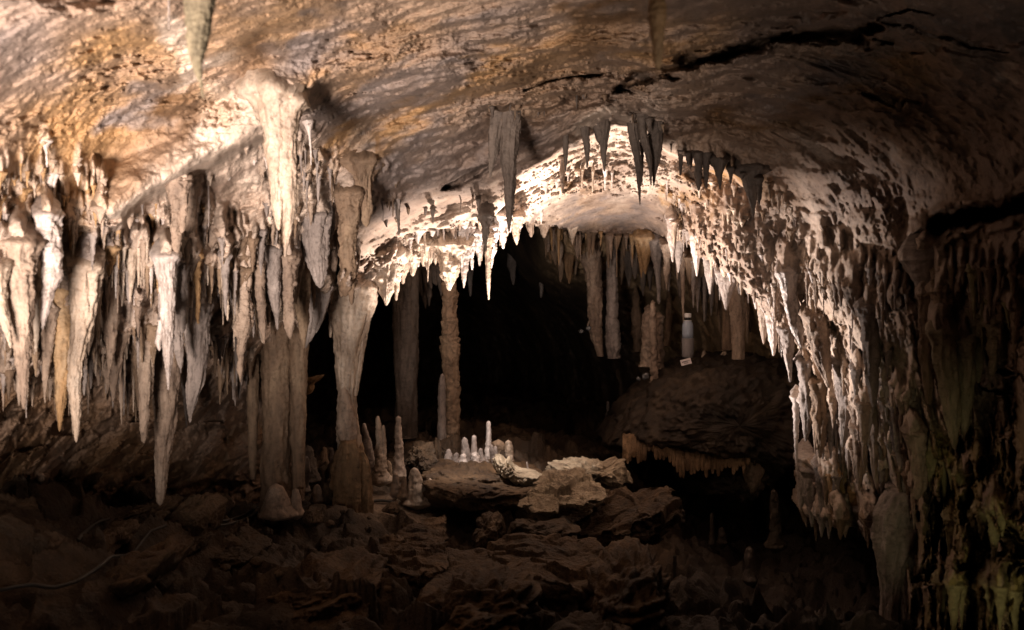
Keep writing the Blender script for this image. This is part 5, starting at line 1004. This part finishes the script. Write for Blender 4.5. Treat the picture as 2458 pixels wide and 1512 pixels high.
# rubble
rr_ = random.Random(5)
for k in range(46):
    x, y = rr_.choice([(rr_.uniform(880, 1060), rr_.uniform(1225, 1290)), (rr_.uniform(620, 830), rr_.uniform(1225, 1262)), (rr_.uniform(300, 620), rr_.uniform(1300, 1400)), (rr_.uniform(650, 1000), rr_.uniform(1300, 1440))])
    Y = floor_hit(x, y, 2.0); s = rr_.uniform(4, 13)
    pol = [(x + s * math.cos(a) * rr_.uniform(.7, 1.25), y - s * .2 + s * .62 * math.sin(a) * rr_.uniform(.7, 1.2)) for a in np.linspace(0, 2 * math.pi, 8)[:-1]]
    rock('stone', 'small brown loose stone lying among others on the cave floor', 'stone', 'brown_rock', pol, Y, s / FP * Y * .8, rough=.012, group='loose stones on the cave floor', n=(26, 14))
# ------------------------------------------------------------------ the mound that carries the bottle
rock('flowstone_mound', 'dark flowstone mound with the plastic bottle on top, fringed below', 'mound', 'mud', [(1450, 1062), (1500, 985), (1575, 920), (1645, 880), (1720, 866), (1800, 858), (1880, 860), (1990, 880), (2020, 980), (2010, 1120), (1900, 1140), (1800, 1118), (1720, 1100), (1640, 1084), (1560, 1078), (1490, 1082)], 6.6, .8, power=3.4, rough=.045, n=(260, 150))
rock('flowstone_mound', 'rounded dark flowstone boss hanging under the fringed mound', 'mound', 'mud', [(1640, 1150), (1670, 1115), (1740, 1100), (1820, 1096), (1860, 1120), (1850, 1160), (1790, 1186), (1710, 1188), (1660, 1174)], 6.6, .5, rough=.06)
st('large ragged drip at the right end of the organ-pipe fringe', 'tan', [(1802, 1090, 24), (1804, 1130, 22), (1806, 1160, 16), (1805, 1186, 6)], [(1826, 1090, 16), (1824, 1130, 12), (1818, 1170, 4)], Y=6.3, root_back=.4)
rf = random.Random(9)
pipes, x = [], 1494.0
while x < 1796:
    w_ = rf.uniform(3.2, 6.4); x += w_
    pipes.append((x, w_, np.interp(x, [1494, 1545, 1558, 1608, 1622, 1700, 1796], [1106, 1114, 1092, 1106, 1142, 1140, 1126]) + rf.uniform(-12, 9))); x += w_ * .86
organ('flowstone_fringe', 'warm tan organ-pipe flowstone fringe draped from the front of the bottle mound', 'flowstone', 'rust', pipes, [(1490, 1040), (1530, 1022), (1600, 1032), (1680, 1046), (1740, 1056), (1800, 1076)], 6.16)
# ------------------------------------------------------------------ cables
def cable(label, pts, r=.006, mat='cable', near=1.5, lift=.012):
    A, _ = curve_pts([(x, y, 0) for x, y in pts], max(16, int(sum(math.hypot(pts[k + 1][0] - pts[k][0], pts[k + 1][1] - pts[k][1]) for k in range(len(pts) - 1)) / 4)))
    Yk = np.array([floor_hit(a[0], a[1], near) for a in A]) 
    Yk = np.minimum(Yk, np.median(Yk) * 1.25)
    ker = np.hanning(13); ker /= ker.sum(); Yk = np.convolve(np.pad(Yk, 6, 'edge'), ker, 'valid') - .05
    v, f = tube3(at_arr(A[:, 0], A[:, 1], Yk), r)
    o = link_mesh('cable', v, f, M[mat]); recenter(o); tag(o, label, 'cable', 'electric cables over the rocks'); return o
M['cable'] = plain_mat('grey_cable', (.06, .056, .052), .5, .35)
M['black_cable'] = plain_mat('dark_cable', (.05, .045, .04), .4, .5)
cable('grey cable drooping along the lower left picture edge', [(-20, 1418), (7, 1415), (40, 1408), (77, 1403), (110, 1409), (133, 1410), (183, 1396)])
cable('grey cable snaking up from the lower left past the tilted boulder', [(183, 1396), (233, 1365), (267, 1336), (300, 1334), (320, 1325), (340, 1301), (360, 1275), (400, 1261)])
cable('upper grey cable sagging between the tilted boulder and the thick column', [(498, 1254), (547, 1249), (580, 1238), (614, 1220), (640, 1204)], near=2.5)
cable('lower grey cable sagging between the tilted boulder and the thick column', [(498, 1263), (540, 1260), (580, 1249), (614, 1232), (640, 1215)], near=2.5)
cable('short grey cable looping down left of the heaped stones', [(187, 1298), (195, 1285), (207, 1275), (222, 1262), (240, 1251), (262, 1246)])
cable('pale cable lying on the trodden silt right of the hourglass column', [(880, 1206), (900, 1202), (915, 1201), (940, 1204), (958, 1210)], near=3, r=.008)
cable('black cable hanging over the corner of the ledge slab', [(1021, 1135), (1026, 1155), (1028, 1175), (1024, 1196), (1011, 1215)], near=3, r=.006, mat='black_cable')
cable('bundled cable behind the foot of the thick column', [(704, 1150), (708, 1172), (725, 1186), (745, 1190)], near=3)
# ------------------------------------------------------------------ the bottle and its sign
M['plastic'] = plain_mat('bottle_plastic', (.36, .41, .50), .25, .5, var=.1)
M['label_grey'] = plain_mat('bottle_label', (.22, .2, .2), .6, .3, var=.3, scale=60)
M['cap'] = plain_mat('cap_white', (.75, .72, .70), .4, .5, var=.1)
M['neck'] = plain_mat('neck_dark', (.02, .02, .022), .3, .5, var=.1)
M['sign'] = plain_mat('sign_white', (.72, .64, .63), .6, .3, var=.15)
M['ink'] = plain_mat('sign_ink', (.03, .025, .03), .6, .2, var=.05)
def lathe(prof, n=40):
    P = np.array(prof, float); th = np.linspace(0, 2 * math.pi, n, endpoint=False)
    v = np.stack([P[:, 0][:, None] * np.cos(th), P[:, 0][:, None] * np.sin(th), P[:, 1][:, None] + 0 * th[None]], -1)
    m = len(P); k = np.arange(m * n).reshape(m, n); a, b = k[:-1], k[1:]
    return v.reshape(-1, 3), np.stack([a, np.roll(a, -1, 1), np.roll(b, -1, 1), b], -1).reshape(-1, 4)
BY = 6.5; u_ = BY / FP
base = at(1651, 858, BY)
bottle = bpy.data.objects.new('water_bottle', None); col.objects.link(bottle); bottle.location = base.tolist()
tag(bottle, 'clear plastic bottle with white cap standing on the flowstone mound', 'bottle')
h = lambda p: (858 - p) * u_
v, f = lathe([(0, h(812)), (13.0 * u_, h(812)), (13.2 * u_, h(800)), (13.2 * u_, h(782)), (12 * u_, h(776)), (9 * u_, h(771)), (8.6 * u_, h(769)), (0, h(769))]); link_mesh('bottle_body', v, f, M['plastic'], bottle)
v, f = lathe([(0, h(858)), (12.6 * u_, h(858)), (13.8 * u_, h(854)), (14.2 * u_, h(846)), (14.2 * u_, h(812.2)), (13 * u_, h(811.6)), (0, h(811.6))]); link_mesh('label_wrap', v, f, M['label_grey'], bottle)
v, f = lathe([(0, h(769.2)), (6.4 * u_, h(769.2)), (6.4 * u_, h(761)), (0, h(761))]); link_mesh('neck', v, f, M['neck'], bottle)
v, f = lathe([(0, h(762)), (8.4 * u_, h(762)), (8.6 * u_, h(760)), (8.4 * u_, h(753)), (7.6 * u_, h(751.5)), (0, h(751.5))]); link_mesh('cap', v, f, M['cap'], bottle)
v, f = lathe([(8.8 * u_, h(770.4)), (9.8 * u_, h(770)), (9.8 * u_, h(769)), (8.6 * u_, h(768.6))]); link_mesh('neck_ring', v, f, M['cap'], bottle)
def box(name, c, s, mat, parent=None):
    x, y, z = s; v = [(sx * x / 2 + c[0], sy * y / 2 + c[1], sz * z / 2 + c[2]) for sx in (-1, 1) for sy in (-1, 1) for sz in (-1, 1)]
    return link_mesh(name, v, [(0, 1, 3, 2), (4, 6, 7, 5), (0, 4, 5, 1), (2, 3, 7, 6), (0, 2, 6, 4), (1, 5, 7, 3)], M[mat], parent, smooth=False)
sg_ = bpy.data.objects.new('notice_sign', None); col.objects.link(sg_); sg_.location = at(1646.5, 868.5, 6.05).tolist()
sg_.rotation_euler = (math.radians(-8), math.radians(-15), 0)
tag(sg_, 'small white notice card with dark lettering, tilted at the foot of the bottle', 'sign')
us = 6.05 / FP
box('card', (0, 0, 0), (25.5 * us, .004, 14 * us), 'sign', sg_)
def lettering(row, z, hgt, x0):
    """a row of dark printed characters, too small to read in the photograph"""
    v_, f_ = [], []
    for k, wd in row:
        b = len(v_); a = x0 + k
        for yy in (-.0034, -.0022):
            v_ += [(a * us, yy, (z - hgt / 2) * us), ((a + wd) * us, yy, (z - hgt / 2) * us), ((a + wd) * us, yy, (z + hgt / 2) * us), (a * us, yy, (z + hgt / 2) * us)]
        f_ += [(b, b + 1, b + 2, b + 3), (b + 7, b + 6, b + 5, b + 4), (b, b + 4, b + 5, b + 1), (b + 1, b + 5, b + 6, b + 2), (b + 2, b + 6, b + 7, b + 3), (b + 3, b + 7, b + 4, b)]
    link_mesh('lettering', v_, f_, M['ink'], sg_, smooth=False)
lettering([(0, 1.3), (1.8, 1.5), (3.8, 1.0), (5.2, 1.4), (7.1, 1.2), (8.8, 1.5), (10.8, 1.2), (12.4, 1.4), (16.4, 1.5)], 1.2, 2.6, -9.5)
lettering([(0, .8), (1.1, .7), (2.2, .8), (4.2, .8), (5.3, .7), (6.3, .9), (7.6, .6), (8.6, .8)], -2.9, 1.4, -5.0)
# shiny crumpled pieces of clear wrapping
M['wrap'] = plain_mat('clear_wrap', (.13, .13, .135), .12, .8, var=.2)
for lab, (x, y, s, Y) in (('shiny crumpled clear wrapper beside the thin ringed column', (1549, 902, 9, 6.55)), ('smaller shiny scrap left of the crumpled wrapper by the ringed column', (1532, 908, 5, 6.55)), ('shiny clear scrap at the foot of the tall tan rear column', (1411, 788, 7, 7.2)), ('smaller shiny scrap left of the one at the tall tan rear column', (1396, 796, 5, 7.2))):
    pol = [(x + s * math.cos(a), y + s * .8 * math.sin(a)) for a in np.linspace(0, 2 * math.pi, 9)[:-1]]
    rock('plastic_wrapper', lab, 'wrapper', 'wrap', pol, Y, s / FP * Y, rough=.02, n=(40, 24))

heap(TINY, 'dripstone_fringe', 'countless tiny drips and straws along the rims, walls and mound')
# ------------------------------------------------------------------ bosses of flowstone where the dripstone grows out of the rock
BM = np.zeros(PX.shape, f32)
for bx, by, bh, b0 in ROOTS:
    bh = min(bh, 34)
    i0, i1 = np.searchsorted(gx, [bx - 2.6 * bh - 20, bx + 2.6 * bh + 20]); j0, j1 = np.searchsorted(gy, [by - 4 * bh - 50, by + 1.8 * bh + 18])
    if i1 - i0 < 2 or j1 - j0 < 2: continue
    sl = (slice(j0, j1), slice(i0, i1)); lx, ly = PX[sl] + wob[..., 0][sl] * 10, PY[sl] + wob[..., 1][sl] * 10
    dn = np.where(ly < by, (by - ly) / (bh * 3.0 + 34), (ly - by) / (bh * .8 + 6))
    d = np.hypot((lx - bx) / (bh * 1.35 + 4), dn) * (1 + .35 * wob[..., 1][sl])
    tgt = b0 - bh / FP * b0 * .25
    k_ = 1 - sstep(.36, 1.0, d)
    D2[sl] = D2[sl] + np.minimum(tgt - D2[sl], 0) * k_
    BM[sl] = np.maximum(BM[sl], k_)
A_calc[:] = np.maximum(A_calc, BM * .45 * (PX < 900))
D2 -= BM * (ridged(W * np.array([13, 13, 6], f32), 4) * .010 + fbm(W * 34, 3) * .007 + (w1 - .45) * .010)
sdh, _ = seg_dist(PX, PY, [q_ for q_ in HOLE[:20]])
rimz = (1 - sstep(30, 110, sdh)) * (1 - .8 * smoothzone)
D2 -= rimz * (ridged(W * np.array([9, 9, 7], f32) + 3, 4) * .022 + (w1 - .45) * .03 + fbm(W * 30, 3) * .012) / np.clip(cosr, .45, 1)
V = at_arr(PX, PY, D2)
# an open mouth through the surface, with a thick rolled edge
sd, _ = seg_dist(WX, WY, HOLE, True)
hin = inside(WX, WY, HOLE)
keep_v = ~hin
ny, nx = PX.shape
idx = np.arange(ny * nx).reshape(ny, nx)
q = np.stack([idx[:-1, :-1], idx[1:, :-1], idx[1:, 1:], idx[:-1, 1:]], -1).reshape(-1, 4)
kq = keep_v.ravel()[q].all(1)
q = q[kq]
e = np.concatenate([q[:, [0, 1]], q[:, [1, 2]], q[:, [2, 3]], q[:, [3, 0]]])
es = np.sort(e, 1); key = es[:, 0].astype(np.int64) * (ny * nx) + es[:, 1]
u_, inv, cnt = np.unique(key, return_inverse=True, return_counts=True)
be = e[cnt[inv] == 1]
sdm = np.where(hin, -sd, sd)
gyy, gxx = np.gradient(sdm)
vb = np.unique(be); nearh = sd.ravel()[vb] < 40
vb = vb[nearh]
be = be[np.isin(be, vb).all(1)]
nv0 = ny * nx
ringv, newf, prev = [], [], {int(v): int(v) for v in vb}
base = nv0
gl = np.hypot(gxx, gyy).ravel() + 1e-6
for k, (off, dd) in enumerate(((6, 0.10), (22, 0.30), (60, 0.75))):
    cur = {}
    ox = PX.ravel()[vb] + gxx.ravel()[vb] / gl[vb] * off; oy = PY.ravel()[vb] + gyy.ravel()[vb] / gl[vb] * off
    nd = np.maximum(D2.ravel()[vb], shell_D(ox, oy)) + dd
    ringv.append(at_arr(ox, oy, nd))
    for n_, v in enumerate(vb): cur[int(v)] = base + n_
    newf.append(np.array([[prev[int(b)], prev[int(a)], cur[int(a)], cur[int(b)]] for a, b in be], np.int32))
    prev = cur; base += len(vb)
allv = np.concatenate([V.reshape(-1, 3)] + ringv)
ext = np.concatenate([vb] * 3)
attrs = {}
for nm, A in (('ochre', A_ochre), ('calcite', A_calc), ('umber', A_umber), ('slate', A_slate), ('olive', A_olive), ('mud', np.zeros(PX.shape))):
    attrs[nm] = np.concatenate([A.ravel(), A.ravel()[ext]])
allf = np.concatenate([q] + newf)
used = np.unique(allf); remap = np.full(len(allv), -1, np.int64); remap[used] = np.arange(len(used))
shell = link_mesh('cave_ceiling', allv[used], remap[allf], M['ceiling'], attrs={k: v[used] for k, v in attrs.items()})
tag(shell, 'mottled tan and brown limestone roof and walls arching over the dark inner chamber', 'cave', kind='structure')

# ------------------------------------------------------------------ camera, show-cave lamps and added fill spots
cam = bpy.data.cameras.new('camera'); co = bpy.data.objects.new('camera', cam); col.objects.link(co)
co.location = (0, 0, CZ); co.rotation_euler = (math.radians(90), 0, 0)
cam.sensor_width = 36; cam.lens = 36 * FP / 2458; cam.clip_start = .05; cam.clip_end = 200
cam.dof.use_dof = True; cam.dof.focus_distance = 5.2; cam.dof.aperture_fstop = 3.6
scene.camera = co

def lamp(name, pos, target, power, colr, angle, blend, radius=.05):
    l = bpy.data.lights.new(name, 'SPOT'); l.energy = power; l.color = colr; l.spot_size = math.radians(angle); l.spot_blend = blend; l.shadow_soft_size = radius
    o = bpy.data.objects.new(name, l); col.objects.link(o); o.location = pos
    o.rotation_euler = (Vector(target) - Vector(pos)).to_track_quat('-Z', 'Y').to_euler()
    return o
P3 = lambda *a: tuple(float(x) for x in at(*a))
lamp('left_floodlight', (-1.0, .3, 1.0), P3(310, 330, 2.7), 760, (1, .84, .73), 72, 1.0, .3)
lamp('shelf_spotlight', (-.85, .5, 1.0), P3(560, 395, 3.0), 300, (1, .86, .78), 36, 1.0, .15)
lamp('rim_spotlight', P3(1240, 1092, 5.0), P3(1075, 600, 5.3), 330, (1, .86, .76), 64, .4, .12)
lamp('vault_spotlight', P3(1244, 1090, 5.02), P3(1500, 430, 5.6), 470, (1, .86, .76), 68, .4, .09)
lamp('wall_floodlight', (.0, 5.55, .80), P3(1945, 800, 4.9), 470, (1, .86, .78), 52, .9, .22)
lamp('yellow_floodlight', (.75, 1.0, .95), P3(2370, 1400, 3.0), 24.0, (1, .88, .5), 40, 1.0, .05)
def point(name, pos, power, colr, radius):
    l = bpy.data.lights.new(name, 'POINT'); l.energy = power; l.color = colr; l.shadow_soft_size = radius
    o = bpy.data.objects.new(name, l); col.objects.link(o); o.location = pos
lamp('bounce_fill', (.75, .35, .95), P3(1560, 60, 1.6), 34, (1, .84, .72), 84, 1.0, .05)  # added unseen spot in place of light bounced from behind the camera
lamp('ledge_bounce_fill', P3(1130, 640, 5.05), P3(1170, 1110, 5.5), 80, (1, .88, .80), 62, .8, .04)  # added unseen spot for the rim's bounced light on the ledge

w = bpy.data.worlds.new('World'); scene.world = w; w.use_nodes = True
bg = w.node_tree.nodes['Background']; bg.inputs[0].default_value = (.9, .75, .6, 1); bg.inputs[1].default_value = 0.002
scene.view_settings.view_transform = 'Standard'; scene.view_settings.look = 'None'; scene.view_settings.exposure = 0; scene.view_settings.gamma = 1
scene.cycles.max_bounces = 4; scene.cycles.diffuse_bounces = 2; scene.cycles.glossy_bounces = 2
scene.cycles.use_denoising = True; scene.cycles.sample_clamp_indirect = 3.0
